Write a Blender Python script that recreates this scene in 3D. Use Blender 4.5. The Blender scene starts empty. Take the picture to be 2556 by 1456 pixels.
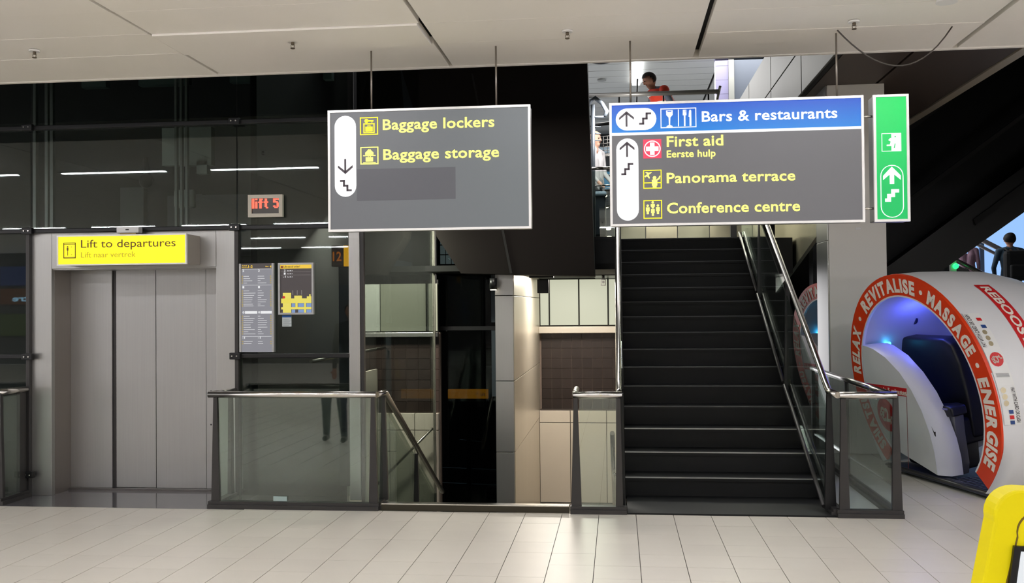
import bpy, bmesh, math, random
from mathutils import Vector, Matrix
R = math.radians
random.seed(7)
S = bpy.context.scene
COL = S.collection

# ------------------------------------------------------------------ camera, world, exposure
cam_d = bpy.data.cameras.new('camera'); cam = bpy.data.objects.new('camera', cam_d); COL.objects.link(cam)
F, YAW, PIT, ROL, EYE = 2405.68, .109342, .0152665, -.00872, 1.70487
cam_d.sensor_width = 36; cam_d.lens = F/2556*36; cam_d.clip_start = .05; cam_d.clip_end = 200
fw = Vector((-math.sin(YAW)*math.cos(PIT), math.cos(YAW)*math.cos(PIT), math.sin(PIT)))
ri = Vector((math.cos(YAW), math.sin(YAW), 0)); up = ri.cross(fw)
r2 = math.cos(ROL)*ri + math.sin(ROL)*up; u2 = -math.sin(ROL)*ri + math.cos(ROL)*up
cm = Matrix((r2, u2, -fw)).transposed().to_4x4(); cm.translation = (0, 0, EYE); cam.matrix_world = cm
S.camera = cam
w = bpy.data.worlds.new('hall_ambience'); S.world = w; w.use_nodes = True
w.node_tree.nodes['Background'].inputs[0].default_value = (.98, .97, 1.0, 1)
w.node_tree.nodes['Background'].inputs[1].default_value = 1.95
S.view_settings.view_transform = 'Standard'; S.view_settings.look = 'None'
S.view_settings.gamma = 1; S.view_settings.use_curve_mapping = False
S.view_settings.exposure = 0.2
STRIP_E = 95.0       # linear ceiling fittings
def area(name, loc, rot, sx, sy, power, col=(1, 1, 1)):
    l = bpy.data.lights.new(name, 'AREA'); l.shape = 'RECTANGLE'; l.size = sx; l.size_y = sy; l.energy = power; l.color = col
    o = bpy.data.objects.new(name, l); COL.objects.link(o); o.location = loc; o.rotation_euler = rot; return o
area('upper_hall_light', (1.0, 19.5, 6.2), (0, 0, 0), 6, 5, 520, (1, .98, .95))
area('stairwell_light', (-.7, 13.2, 2.1), (0, 0, 0), .9, .6, 75, (1, .93, .82))
area('stair_foot_light', (-1.2, 9.6, 3.9), (0, 0, 0), 1.2, .5, 40, (1, .93, .85))

area('upper_front_fill', (-.2, 13.0, 6.9), (0, 0, 0), 1.6, 1.6, 250, (1, .98, .94))  # unseen fill added to brighten the worker upstairs
area('landing_fill', (1.0, 15.6, 3.28), (0, 0, 0), 1.6, .4, 30, (1, .95, .82))  # fill added under the deck to brighten the beige wall panels
area('side_fill', (1.5, 14.1, 3.26), (0, R(-35), 0), .3, .5, 12, (1, .96, .8))  # fill added to put a highlight on the beige metal cladding
area('lower_flight_fill', (-2.8, 10.7, 2.75), (R(25), 0, 0), 0.5, .4, 200, (1, .93, .8))  # fill added out of sight to light the panels behind the side glass
area('woman_side_light', (.0, 13.75, 4.6), (R(30), 0, 0), .3, .3, 25, (1, .97, .92))

# ------------------------------------------------------------------ materials
MT = {}
def srgb(c):
    return tuple((x/12.92 if x <= .04045 else ((x+.055)/1.055)**2.4) for x in [v/255 for v in c])
def mat(name, col, rough=.5, metal=0., noise=0., nscale=20., vary=0., bump=0., stretch=None, spec=.5, coat=0.):
    if name in MT: return MT[name]
    m = bpy.data.materials.new(name); m.use_nodes = True; nt = m.node_tree; b = nt.nodes['Principled BSDF']
    c = srgb(col); b.inputs['Base Color'].default_value = (*c, 1)
    b.inputs['Roughness'].default_value = rough; b.inputs['Metallic'].default_value = metal
    b.inputs['Specular IOR Level'].default_value = spec; b.inputs['Coat Weight'].default_value = coat
    src = None
    if noise or bump:
        tc = nt.nodes.new('ShaderNodeTexCoord'); mp = nt.nodes.new('ShaderNodeMapping'); n = nt.nodes.new('ShaderNodeTexNoise')
        if stretch: mp.inputs['Scale'].default_value = stretch
        n.inputs['Scale'].default_value = nscale; n.inputs['Detail'].default_value = 4
        nt.links.new(tc.outputs['Object'], mp.inputs[0]); nt.links.new(mp.outputs[0], n.inputs['Vector'])
    val = None
    if noise:
        r = nt.nodes.new('ShaderNodeMapRange'); r.inputs[3].default_value = 1-noise; r.inputs[4].default_value = 1+noise
        nt.links.new(n.outputs[0], r.inputs[0]); val = r.outputs[0]
    if vary:
        oi = nt.nodes.new('ShaderNodeObjectInfo'); r = nt.nodes.new('ShaderNodeMapRange'); r.inputs[3].default_value = 1-vary; r.inputs[4].default_value = 1+vary
        nt.links.new(oi.outputs['Random'], r.inputs[0])
        if val is not None:
            mu = nt.nodes.new('ShaderNodeMath'); mu.operation = 'MULTIPLY'; nt.links.new(val, mu.inputs[0]); nt.links.new(r.outputs[0], mu.inputs[1]); val = mu.outputs[0]
        else: val = r.outputs[0]
    if val is not None:
        vm = nt.nodes.new('ShaderNodeVectorMath'); vm.operation = 'SCALE'; vm.inputs[0].default_value = c
        nt.links.new(val, vm.inputs['Scale']); nt.links.new(vm.outputs[0], b.inputs['Base Color'])
    if bump:
        bp = nt.nodes.new('ShaderNodeBump'); bp.inputs['Strength'].default_value = bump; bp.inputs['Distance'].default_value = .01
        nt.links.new(n.outputs[0], bp.inputs['Height']); nt.links.new(bp.outputs[0], b.inputs['Normal'])
    MT[name] = m; return m
def emit(name, col, strength=1., grad=None):
    """lit face; grad = (axis, a, b, colour2): two colours blended along the object's own axis, as the tubes behind light it"""
    if name in MT: return MT[name]
    m = bpy.data.materials.new(name); m.use_nodes = True; nt = m.node_tree; b = nt.nodes['Principled BSDF']
    c = srgb(col); b.inputs['Base Color'].default_value = (*[x*.06 for x in c], 1); b.inputs['Roughness'].default_value = .4
    b.inputs['Emission Color'].default_value = (*c, 1); b.inputs['Emission Strength'].default_value = strength
    if grad:
        ax, a, e, c2 = grad
        tc = nt.nodes.new('ShaderNodeTexCoord'); sp = nt.nodes.new('ShaderNodeSeparateXYZ'); mr = nt.nodes.new('ShaderNodeMapRange'); mx = nt.nodes.new('ShaderNodeMix'); mx.data_type = 'RGBA'
        mr.inputs[1].default_value = a; mr.inputs[2].default_value = e
        nt.links.new(tc.outputs['Object'], sp.inputs[0]); nt.links.new(sp.outputs[ax], mr.inputs[0]); nt.links.new(mr.outputs[0], mx.inputs[0])
        mx.inputs[6].default_value = (*c, 1); mx.inputs[7].default_value = (*srgb(c2), 1)
        nt.links.new(mx.outputs[2], b.inputs['Emission Color'])
    MT[name] = m; return m
def glass(name, tint, f0=.045, tr=1.):
    if name in MT: return MT[name]
    m = bpy.data.materials.new(name); m.use_nodes = True; nt = m.node_tree; nt.nodes.clear()
    out = nt.nodes.new('ShaderNodeOutputMaterial'); mix = nt.nodes.new('ShaderNodeMixShader'); t = nt.nodes.new('ShaderNodeBsdfTransparent'); g = nt.nodes.new('ShaderNodeBsdfGlossy')
    g.inputs['Roughness'].default_value = .015; g.inputs['Color'].default_value = (.95, 1, .97, 1); t.inputs['Color'].default_value = (*tint, 1)
    lw = nt.nodes.new('ShaderNodeLayerWeight'); lw.inputs[0].default_value = .5
    p = nt.nodes.new('ShaderNodeMath'); p.operation = 'POWER'; p.inputs[1].default_value = 5
    ma = nt.nodes.new('ShaderNodeMath'); ma.operation = 'MULTIPLY_ADD'; ma.inputs[1].default_value = 1-f0; ma.inputs[2].default_value = f0
    nt.links.new(lw.outputs['Facing'], p.inputs[0]); nt.links.new(p.outputs[0], ma.inputs[0]); nt.links.new(ma.outputs[0], mix.inputs[0])
    nt.links.new(t.outputs[0], mix.inputs[1]); nt.links.new(g.outputs[0], mix.inputs[2]); nt.links.new(mix.outputs[0], out.inputs[0])
    MT[name] = m; return m

TILE = mat('floor_tile', (201, 195, 184), .33, 0, .03, 6, .02)
GROUT = mat('grout', (52, 44, 40), .8)
CEIL = mat('ceiling_paint', (246, 241, 234), .45, 0, .015, 3, .01)
DARK = mat('dark_gap', (14, 13, 12), .8)
STEEL = mat('brushed_steel', (172, 171, 168), .34, .9, .06, 6, 0, .03, (30, 30, .6))
STEELH = mat('brushed_steel_door', (166, 165, 163), .38, .85, .07, 3, 0, .04, (40, 40, .5))
CHROME = mat('polished_rail', (214, 210, 204), .2, 1.)
CHROMED = mat('dark_polished_rail', (168, 162, 154), .25, 1.)
IRON = mat('charcoal_metal', (52, 50, 49), .38, .3, .08, 12)
IRONB = mat('black_metal', (24, 24, 25), .35, .3)
BROWN = mat('dark_brown_panel', (23, 19, 17), .7, 0, .06, 2, spec=.12)
BLACK = mat('black_panel', (12, 12, 12), .6, 0, spec=.15)
BLACKG = mat('black_gloss', (9, 10, 10), .3, 0, spec=.25)
BLACKE = mat('escalator_cladding', (11, 12, 11), .4, 0, .05, 2, spec=.2)
BEIGE = mat('beige_panel', (190, 182, 170), .35, 0, .03, 3)
BEIGEM = mat('beige_metal', (178, 174, 150), .26, .65, .08, 2.5)
GREYM = mat('grey_column_paint', (228, 223, 215), .5, .0)
STEP = mat('step_rubber', (15, 16, 17), .5, 0, .12, 30, spec=.25)
NOSE = mat('step_nosing', (70, 72, 74), .35, .6)
NOSEB = mat('bright_nosing', (165, 168, 170), .3, .9)
WHITE = mat('white_plastic', (232, 230, 228), .35)
FRAMEW = mat('sign_frame', (225, 223, 220), .3, .35)
SIDEG = mat('sign_housing', (120, 120, 118), .35, .6)
GLASSC = glass('clear_side_glass', (.9, .94, .92), .03)
GLASS = glass('balustrade_glass', (.86, .91, .88), .095)
SHAFTG = glass('shaft_glass', (.72, .77, .75), .042)
SIDEGL = glass('dark_side_glass', (.78, .82, .80), .04)
FARGL = glass('far_dark_glass', (.3, .34, .36), .02)
TEX_D = mat('dark_print', (45, 40, 42), .5)

# ------------------------------------------------------------------ mesh helpers
class B:
    def __init__(s): s.bm = bmesh.new()
    def box(s, a, b, bev=0.):
        x0, y0, z0 = (min(a[i], b[i]) for i in range(3)); x1, y1, z1 = (max(a[i], b[i]) for i in range(3))
        r = bmesh.ops.create_cube(s.bm, size=1)
        for v in r['verts']:
            v.co = Vector(((x0+x1)/2 + v.co.x*(x1-x0), (y0+y1)/2 + v.co.y*(y1-y0), (z0+z1)/2 + v.co.z*(z1-z0)))
        if bev:
            es = list({e for v in r['verts'] for e in v.link_edges})
            bmesh.ops.bevel(s.bm, geom=es, offset=bev, segments=2, affect='EDGES', profile=.5)
        return s
    def prism(s, pts, d):
        """closed polygon (3-D points) pushed along vector d"""
        d = Vector(d); a = [s.bm.verts.new(Vector(p)) for p in pts]; b = [s.bm.verts.new(Vector(p)+d) for p in pts]
        n = len(pts); s.bm.faces.new(a); s.bm.faces.new(b[::-1])
        for i in range(n): s.bm.faces.new((a[i], b[i], b[(i+1) % n], a[(i+1) % n]))
        return s
    def ribbon(s, outer, inner, d):
        """band between two equally long point rows, pushed along d"""
        d = Vector(d); o = [s.bm.verts.new(Vector(p)) for p in outer]; i_ = [s.bm.verts.new(Vector(p)) for p in inner]
        o2 = [s.bm.verts.new(Vector(p)+d) for p in outer]; i2 = [s.bm.verts.new(Vector(p)+d) for p in inner]
        n = len(outer)
        for k in range(n-1):
            s.bm.faces.new((o[k], o[k+1], i_[k+1], i_[k])); s.bm.faces.new((o2[k], i2[k], i2[k+1], o2[k+1]))
            s.bm.faces.new((o[k], o2[k], o2[k+1], o[k+1])); s.bm.faces.new((i_[k], i_[k+1], i2[k+1], i2[k]))
        for k in (0, n-1): s.bm.faces.new((o[k], i_[k], i2[k], o2[k]))
        return s
    def tube(s, pts, r, seg=12, r_end=None):
        pts = [Vector(p) for p in pts]; rings = []; n = len(pts)
        for i, p in enumerate(pts):
            t = (pts[min(i+1, n-1)] - pts[max(i-1, 0)]).normalized()
            a = Vector((0, 0, 1)) if abs(t.z) < .9 else Vector((1, 0, 0))
            e1 = t.cross(a).normalized(); e2 = t.cross(e1)
            k = 1.
            if 0 < i < n-1:
                c = (pts[i]-pts[i-1]).normalized().dot((pts[i+1]-pts[i]).normalized()); k = 1/max(.5, math.sqrt((1+c)/2))
            rr = (r if r_end is None else r + (r_end-r)*i/(n-1))*min(k, 1.3)
            rings.append([s.bm.verts.new(p + (e1*math.cos(j*2*math.pi/seg) + e2*math.sin(j*2*math.pi/seg))*rr) for j in range(seg)])
        for i in range(n-1):
            for j in range(seg):
                f = s.bm.faces.new((rings[i][j], rings[i][(j+1) % seg], rings[i+1][(j+1) % seg], rings[i+1][j])); f.smooth = True
        s.bm.faces.new(rings[0][::-1]); s.bm.faces.new(rings[-1]); return s
    def cyl(s, a, b, r, seg=16, r2=None): return s.tube([a, b], r, seg, r2)
    def ball(s, c, r, sc=(1, 1, 1), seg=16, rings=10):
        q = bmesh.ops.create_uvsphere(s.bm, u_segments=seg, v_segments=rings, radius=r)
        for v in q['verts']: v.co = Vector((v.co.x*sc[0]+c[0], v.co.y*sc[1]+c[1], v.co.z*sc[2]+c[2]))
        for v in q['verts']:
            for f in v.link_faces: f.smooth = True
        return s
    def frame(s, x0, x1, z0, z1, w, y0, y1):
        s.box((x0, y0, z1-w), (x1, y1, z1)); s.box((x0, y0, z0), (x1, y1, z0+w))
        s.box((x0, y0, z0+w), (x0+w, y1, z1-w)); s.box((x1-w, y0, z0+w), (x1, y1, z1-w)); return s
    def disc(s, cx, cz, r, y0, y1, seg=24, sx=1.):
        s.prism([(cx+r*sx*math.cos(i*2*math.pi/seg), y0, cz+r*math.sin(i*2*math.pi/seg)) for i in range(seg)], (0, y1-y0, 0)); return s
    def poly(s, pts, y0, y1): return s.prism([(x, y0, z) for x, z in pts], (0, y1-y0, 0))

def link(name, me, m, parent=None):
    o = bpy.data.objects.new(name, me); COL.objects.link(o)
    if m is not None and not me.materials: me.materials.append(m)
    if parent is not None: o.parent = parent
    return o
def part(name, b, m, parent=None, label=None, world=True):
    """ONE mesh object; coordinates are world unless world=False, then the parent's own"""
    bm = b.bm
    if parent is not None and world:
        mw = Matrix.Identity(4); q = parent
        chain = []
        while q is not None: chain.append(q); q = q.parent
        for q in chain[::-1]: mw = mw @ q.matrix_basis
        bmesh.ops.transform(bm, matrix=mw.inverted(), verts=bm.verts)
    bmesh.ops.recalc_face_normals(bm, faces=bm.faces)
    me = bpy.data.meshes.new(name); bm.to_mesh(me); bm.free()
    o = link(name, me, m, parent)
    if label: o['label'] = label
    return o
def thing(name, label, cat, loc=(0, 0, 0), rotz=0., group=None):
    o = bpy.data.objects.new(name, None); COL.objects.link(o); o.location = loc; o.rotation_euler = (0, 0, rotz); o.empty_display_size = .1
    o['label'] = label; o['category'] = cat
    if group: o['group'] = group
    return o
def tag(o, label, cat, group=None, kind=None):
    o['label'] = label; o['category'] = cat
    if group: o['group'] = group
    if kind: o['kind'] = kind
    return o
def struct(name, b, m, parent=None):
    o = part(name, b, m, parent)
    if parent is None: o['kind'] = 'structure'
    return o
def sroot(name, loc=(0, 0, 0)):
    o = bpy.data.objects.new(name, None); COL.objects.link(o); o.location = loc; o['kind'] = 'structure'; o.empty_display_size = .1; return o
def solo(name, b, m, label, cat, loc=(0, 0, 0), group=None, kind=None):
    """a thing that is one mesh, origin at loc"""
    bmesh.ops.translate(b.bm, vec=-Vector(loc), verts=b.bm.verts)
    o = part(name, b, m); o.location = loc; return tag(o, label, cat, group, kind)
def dup(root, loc=None, rotz=None, label=None):
    r = root.copy(); COL.objects.link(r)
    if loc is not None: r.location = loc
    if rotz is not None: r.rotation_euler = (0, 0, rotz)
    if label: r['label'] = label
    for ch in list(root.children):
        c = ch.copy(); COL.objects.link(c); c.parent = r
        for g in list(ch.children):
            d = g.copy(); COL.objects.link(d); d.parent = c
    return r
CAP = {}
def text_mesh(body, bold, space=1.):
    cu = bpy.data.curves.new('lettering', 'FONT'); cu.body = body; cu.size = 1; cu.offset = bold; cu.extrude = .004; cu.resolution_u = 3; cu.space_character = space
    o = bpy.data.objects.new('lettering', cu); COL.objects.link(o)
    dg = bpy.context.evaluated_depsgraph_get(); me = bpy.data.meshes.new_from_object(o.evaluated_get(dg)); me.materials.clear()
    bpy.data.objects.remove(o); bpy.data.curves.remove(cu)
    return me
def capheight(bold):
    if bold not in CAP:
        me = text_mesh('H', bold); zs = [v.co.y for v in me.vertices]; CAP[bold] = (min(zs), max(zs))
    return CAP[bold]
def text(body, x0, x1, zb, cap, y, m, parent, bold=.02, name='lettering', flip=False, space=1., world=True, lab=None):
    """flat lettering in an X-Z plane facing -Y, fitted between x0 and x1, baseline zb, capital height cap"""
    me = text_mesh(body, bold, space); c0, c1 = capheight(bold)
    xs = [v.co.x for v in me.vertices]; a, b = min(xs), max(xs)
    sx = (x1-x0)/(b-a); sz = cap/(c1-c0)
    off = Vector((0, 0, 0))
    if parent is not None and world: off = parent.location
    for v in me.vertices:
        x, z, d = v.co.x, v.co.y, v.co.z
        X = x0+(x-a)*sx; Z = zb+(z-c0)*sz
        v.co = Vector((X-off.x, y-d*.3*(-1 if flip else 1)-off.y, Z-off.z))
    o = link(name, me, m, parent)
    if lab: o['label'] = lab
    return o

# ================================================================== THE SETTING
CZ = 3.5; FE = 7.94; GY = 8.37
# ---- floor: dark bed, tiles on it
fl = sroot('floor')
b = B(); b.box((-20, -12, -.12), (20, FE-.02, -.006)); b.box((1.82, FE-.02, -.12), (20, 24, -.006)); b.box((-20, FE-.02, -.12), (-5.42, 12, -.006))
struct('tile_bed', b, GROUT, fl)
tb = B(); tb.box((-.1477, -.1493, -.012), (.1477, .1493, 0)); tme = None
near, rest = [], []
for k in range(-64, 66):
    for j in range(-64, 56):
        x = -2.5717+.3*k+.15; y = 7.26+.3*j+.15
        if y > FE-.15:
            if not (2.3 < x): continue
            if y < FE+.1 and x < 2.3: continue
        if y < 4.8 and not (-12 < y): continue
        l = x-.15 - (-.64*y*.95-.2)
        vis = 5.7 < y < 11.3 and x > -.66*y-.35 and x < .435*y+.1
        (near if vis else rest).append((x, y))
near.sort(key=lambda p: p[1]+.02*abs(p[0])); rest += near[296:]; near = near[:296]
for i, (x, y) in enumerate(near):
    if tme is None:
        o = part('tile', tb, TILE); tme = o.data; o.parent = fl
    else: o = link('tile', tme, None, fl)
    o.location = (x, y, random.uniform(-.0006, .0004))
    if y > FE-.2 and x < 2.3: o.scale.y = .6; o.location.y = y-.05
vs, fs = [], []
for x, y in rest:
    n = len(vs)
    if y > 12.2 or x > 14 or x < -14: pass
    yy = .1493
    vs += [(x-.1477, y-yy, 0), (x+.1477, y-yy, 0), (x+.1477, y+yy, 0), (x-.1477, y+yy, 0)]; fs.append((n, n+1, n+2, n+3))
me = bpy.data.meshes.new('outer_tiles'); me.from_pydata(vs, [], fs); o = link('outer_tiles', me, TILE, fl); o['kind'] = 'stuff'
q = B()
for k in range(-2, 17): q.box((-2.5717+.3*k+.0023, 7.8607, -.012), (-2.5717+.3*k+.2977, 7.93, 0)) if -2.5717+.3*k < 2.3 else None
o = part('cut_tiles', q, TILE, fl); o['kind'] = 'stuff'
q = B()
for k in range(-13, -2): q.box((-2.5717+.3*k+.0023, 7.8607, -.012), (-2.5717+.3*k+.2977, 7.895, 0))
o = part('cut_tiles', q, TILE, fl); o['kind'] = 'stuff'
q = B(); q.box((-20, -12, -2.3), (20, 26, -2.2)); q.box((-20, 7.89, -2.2), (20, 7.92, -.12)); part('light_block_slab', q, DARK, fl)  # unseen slab added to keep ambient light from leaking in below
# edge strip
b = B(); b.box((1.84, FE+.06, -.004), (2.14, 11.6, .003)); struct('edge_plate', b, mat('pale_edge_plate', (198, 198, 198), .2), fl)
# ---- lift threshold
b = B(); b.box((-5.4, 7.9, -.1), (-3.3, 8.72, .0)); struct('trim_1', b, mat('dark_threshold', (92, 90, 92), .12, .2), None)
# ---- ceiling: long metal planks in modules of 1.8 m
ce = sroot('ceiling', (0, 0, 0))
b = B(); b.box((-20, -12, CZ+.06), (20, 7.08, CZ+.14)); struct('ceiling_void', b, DARK, ce)
xj = [-1.22+1.8*k for k in range(-11, 12)]
yj = [7.08, 6.45, 5.97, 5.49]+[5.49-.5*k for k in range(1, 35)]
STRIPY = [4.9, -2.9, -6.8, -10.7]
pc = 0
ob = B()
for i in range(len(xj)-1):
    for j in range(len(yj)-1):
        g = .013 if xj[i] < .3 else .02
        x0, x1 = xj[i]+g, xj[i+1]-(.013 if xj[i+1] < .3 else .02); y1, y0 = yj[j]-.002, yj[j+1]+.002
        dz = random.uniform(0, .004)
        if i == 10 and j == 1: dz = -.012; x1 -= .012
        if j < 3 and -5.5 < (x0+x1)/2 < 5:
            q = B(); q.box((x0, y0, CZ+dz), (x1, y1, CZ+dz+.05), .003); part('ceiling_panel', q, CEIL, ce)
        else: ob.box((x0, y0, CZ+dz), (x1, y1, CZ+dz+.05))
o = part('outer_ceiling_panels', ob, CEIL, ce); o['kind'] = 'stuff'
b = B(); b.box((-20, 7.08, CZ-.004), (20, 7.12, CZ+.2)); struct('trim_2', b, CEIL, None)
b = B(); b.box((-20, 7.12, CZ+.2), (20, 7.2, 8.4)); struct('wall_light_block_edge', b, BLACK, None)  # unseen wall added to block ambient light from above the ceiling
b = B(); b.box((-.4, 7.15, 7.25), (12.2, 12.1, 7.4)); b.box((12, 8.5, 0), (12.2, 26, 7.3)); struct('wall_light_block_right', b, BLACK, None)  # unseen roof and side wall added to keep ambient light out
# ---- far walls and enclosing surfaces
b = B(); b.box((-20, -12.2, 0), (20, -12, 3.6)); struct('wall_rear', b, mat('hall_rear_wall', (96, 92, 88), .7), None)
b = B(); b.box((-20, 11.9, -2), (-3.36, 12.1, 8)); struct('wall_shaft', b, mat('shaft_wall', (44, 46, 46), .7, 0, .05, 1), None)
b = B(); b.box((-20, 7.2, 7.9), (-.35, 12.2, 8.0)); b.box((-20.1, 7.1, -1), (-20, 12.1, 8)); struct('wall_left', b, BLACK, None)
b = B(); b.box((-12, 17.2, -2), (-.85, 17.3, 9)); struct('wall_far_left', b, BLACK, None)
b = B(); b.box((2.35, 16.6, -.1), (5.1, 16.7, 4.2)); struct('wall_under_escalator', b, BLACK, None)
b = B(); b.box((-2, 26, 2.4), (3.5, 26.2, 6.6)); struct('wall_far', b, mat('far_wall_dark', (52, 54, 56), .6), None)
b = B(); b.box((-3, 12.0, 7.2), (12, 26.2, 7.3)); struct('wall_upper_void', b, BLACK, None)

# ---- brown bulkhead over the stairwell
b = B(); b.prism([(-2.62, 11, 5.2), (-2.48, 11, 4.47), (-2.34, 11, 4.0), (-2.08, 11, 2.52), (-1.8, 11, 2.09), (-.26, 11, 2.04), (-.32, 11, 4.48), (-.34, 11, 5.2)], (0, .4, 0))
struct('wall_bulkhead', b, BROWN, None)
b = B(); b.prism([(-1.66, 10.985, 4.4), (-1.64, 10.985, 4.4), (-1.2, 10.985, 2.08), (-1.23, 10.985, 2.08)], (0, .014, 0)); struct('trim_3', b, DARK, None)
b = B(); b.box((-2.3, 11.4, 2.13), (.02, 15.1, 2.2)); struct('ceiling_stairwell', b, BLACK, None)
# ---- stairwell: dividing wall, back wall
sw = sroot('wall_stairwell_left', (-1.21, 11.2, -1.41))
for z0, z1 in ((-1.41, -.004), (.004, .826), (.834, 1.826), (1.834, 2.13)):
    q = B(); q.box((-1.43, 11.2, z0), (-1.217, 11.23, z1), .003); part('steel_panel', q, STEEL, sw)
    q = B(); q.box((-1.24, 11.235, z0), (-1.21, 14.9, z1), .003); part('side_panel', q, mat('warm_steel', (204, 196, 182), .32, .6, .05, 3), sw)
q = B(); q.box((-1.42, 11.22, -1.41), (-1.235, 14.95, 2.13)); part('core', q, DARK, sw)
bw = sroot('wall_stairwell_back', (-.6, 14.9, -1.41))
q = B(); q.box((-1.3, 14.96, -1.5), (.4, 15.1, 2.2)); part('backing', q, mat('brown_grout', (120, 104, 94), .8), bw)
TB = mat('brown_wall_tile', (44, 36, 33), .3, 0, .05, 5, .12); tm = None
for i in range(9):
    for j in range(8):
        x0 = -1.187+.157*i; z0 = .11+.157*j; z1 = min(z0+.152, 1.28)
        if z1-z0 < .03: continue
        q = B(); q.box((x0, 14.945, z0), (x0+.152, 14.965, z1)); part('wall_tile', q, TB, bw)
xs = [-1.21, -1.06, -.6, -.15, .3]
FRO = emit('backlit_frosted_glass', (204, 206, 182), .78)
for i in range(4):
    q = B(); q.box((xs[i]+.012, 14.93, 1.405), (xs[i+1]-.012, 14.95, 2.11)); part('frosted_panel', q, FRO, bw, label='backlit frosted glass panel')
q = B(); q.box((-1.21, 14.951, 1.39), (.3, 14.962, 2.13)); part('mullion_backing', q, DARK, bw)
q = B(); q.box((-1.21, 14.72, 1.285), (.3, 14.955, 1.385), .008); part('steel_ledge', q, mat('bright_ledge', (215, 208, 196), .3, .6), bw)
for x0, x1 in ((-1.205, -.745), (-.735, -.195), (-.185, .3)):
    q = B(); q.box((x0, 14.72, -.075), (x1, 14.75, .105), .003); part('beige_panel', q, BEIGE, bw)
    q = B(); q.box((x0, 14.72, -1.29), (x1, 14.75, -.085), .003); part('beige_panel', q, BEIGE, bw)
q = B(); q.box((-1.21, 14.7, -1.41), (.3, 14.75, -1.3)); part('steel_skirting', q, STEEL, bw)
q = B(); q.box((-1.21, 14.735, -1.4), (.3, 14.96, .108)); part('parapet_core', q, mat('parapet_top', (70, 62, 56), .6), bw)
b = B(); b.box((-2.4, 8.0, -1.55), (.5, 15, -1.41)); struct('floor_lower_landing', b, mat('lower_floor', (150, 144, 136), .3), None)
b = B(); b.box((.0, 8.05, -1.5), (.04, 15, .0)); b.prism([(.0, 8.6, 0), (.0, 14, 2.1), (.0, 14.9, 2.1), (.0, 14.9, 0)], (.04, 0, 0)); struct('wall_under_stair', b, BEIGE, None)
# ---- landing at the top of the stairs
b = B(); b.box((-.34, 13.62, 2.12), (2.4, 26, 2.62)); b.box((-.34, 13.4, 2.12), (.03, 13.63, 2.62)); struct('floor_upper_landing', b, BLACKG, None)
lw = sroot('wall_landing', (1, 17, 2.62))
for i in range(7):
    q = B(); q.box((-.05+.55*i, 17, 2.63), (.49+.55*i, 17.05, 3.9), .004); part('wall_panel', q, BEIGEM if i % 2 else mat('beige_lacquer', (196, 196, 168), .2, .2), lw)
# ---- mezzanine deck
b = B(); b.box((.02, 14.2, 3.3), (2.9, 20, 3.5)); struct('floor_mezzanine', b, mat('deck_edge', (150, 152, 150), .5), None)
# ---- upper ceiling
uc = sroot('ceiling_upper', (1, 18, 6.3))
for k in range(30):
    y0 = 12.4+.5*k
    q = B(); q.box((-2, y0+.012, 6.3), (1.94, y0+.488, 6.34)); part('ceiling_plank', q, mat('upper_ceiling_plank', (205, 207, 204), .4), uc)
    q = B(); q.box((1.99, y0+.006, 6.3), (4, y0+.494, 6.34)); part('ceiling_plank', q, MT['upper_ceiling_plank'], uc)
q = B(); q.box((-2, 12.4, 6.345), (4, 27, 6.4)); part('void', q, DARK, uc)
# ---- right: lilac wall, post, blue-grey wall
rw = sroot('wall_upper_right', (2, 18, 3.5))
for k in range(12):
    q = B(); q.box((1.83, 18, 3.5+.26*k), (2.06, 18.2, 3.755+.26*k)); part('lilac_panel', q, mat('lilac_plank', (158, 154, 192), .5), rw)
q = B(); q.box((2.065, 17.95, 3.5), (2.16, 18.05, 6.7)); part('corner_post', q, mat('pale_post', (176, 178, 174), .4), rw)
q = B(); q.box((2.17, 18.0, 3.5), (4.2, 18.2, 7.0)); part('grey_panel', q, mat('blue_grey_panel', (104, 112, 126), .5), rw)
# ---- metal clad gallery front along the right
gf = sroot('wall_gallery_front', (2.18, 14, 4.2))
GM = mat('gallery_cladding', (104, 104, 100), .55, .2, .12, 1.2, 0, .05)
for y0, y1 in ((7.3, 9.4), (9.4, 11.65), (11.65, 13.9), (13.9, 16.15), (16.15, 18.0)):
    for z0, z1 in ((4.2, 4.72), (4.74, 5.34)):
        q = B(); q.box((2.18, y0+.02, z0), (2.21, y1-.02, z1), .003); part('cladding_panel', q, GM, gf)
q = B(); q.box((2.2, 7.3, 4.2), (2.26, 18, 5.33)); part('core', q, DARK, gf)
b = B(); b.box((2.27, 7.3, 4.2), (2.93, 15, 4.3)); b.box((2.96, 7.3, 4.2), (3.95, 15, 4.3)); b.box((2.27, 7.3, 4.24), (3.95, 15, 4.34)); struct('ceiling_brown_soffit', b, mat('soffit_brown', (74, 60, 51), .5), None)
b = B(); b.box((3.97, 7.3, 4.19), (4.09, 15, 4.26)); struct('trim_4', b, mat('cream_trim', (176, 164, 146), .4), None)
# ---- pillar
pl = sroot('wall_pillar', (2.75, 11.6, 0))
q = B(); q.box((2.4, 11.3, 0), (3.03, 11.95, 4.2), .006); part('painted_face', q, GREYM, pl)
q = B(); q.box((2.385, 11.33, 0), (2.398, 11.93, 2.42), .002); part('steel_side', q, STEEL, pl)
q = B(); q.box((2.385, 11.33, 2.43), (2.398, 11.93, 4.2), .002); part('steel_side', q, STEEL, pl)
# ---- beige metal side cladding beyond the pillar
b = B(); b.prism([(2.45, 11.96, 2.6), (2.45, 15.4, 1.88), (2.45, 15.4, 4.19), (2.45, 11.96, 4.19)], (.05, 0, 0)); struct('wall_side_cladding', b, BEIGEM, None)
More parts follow.
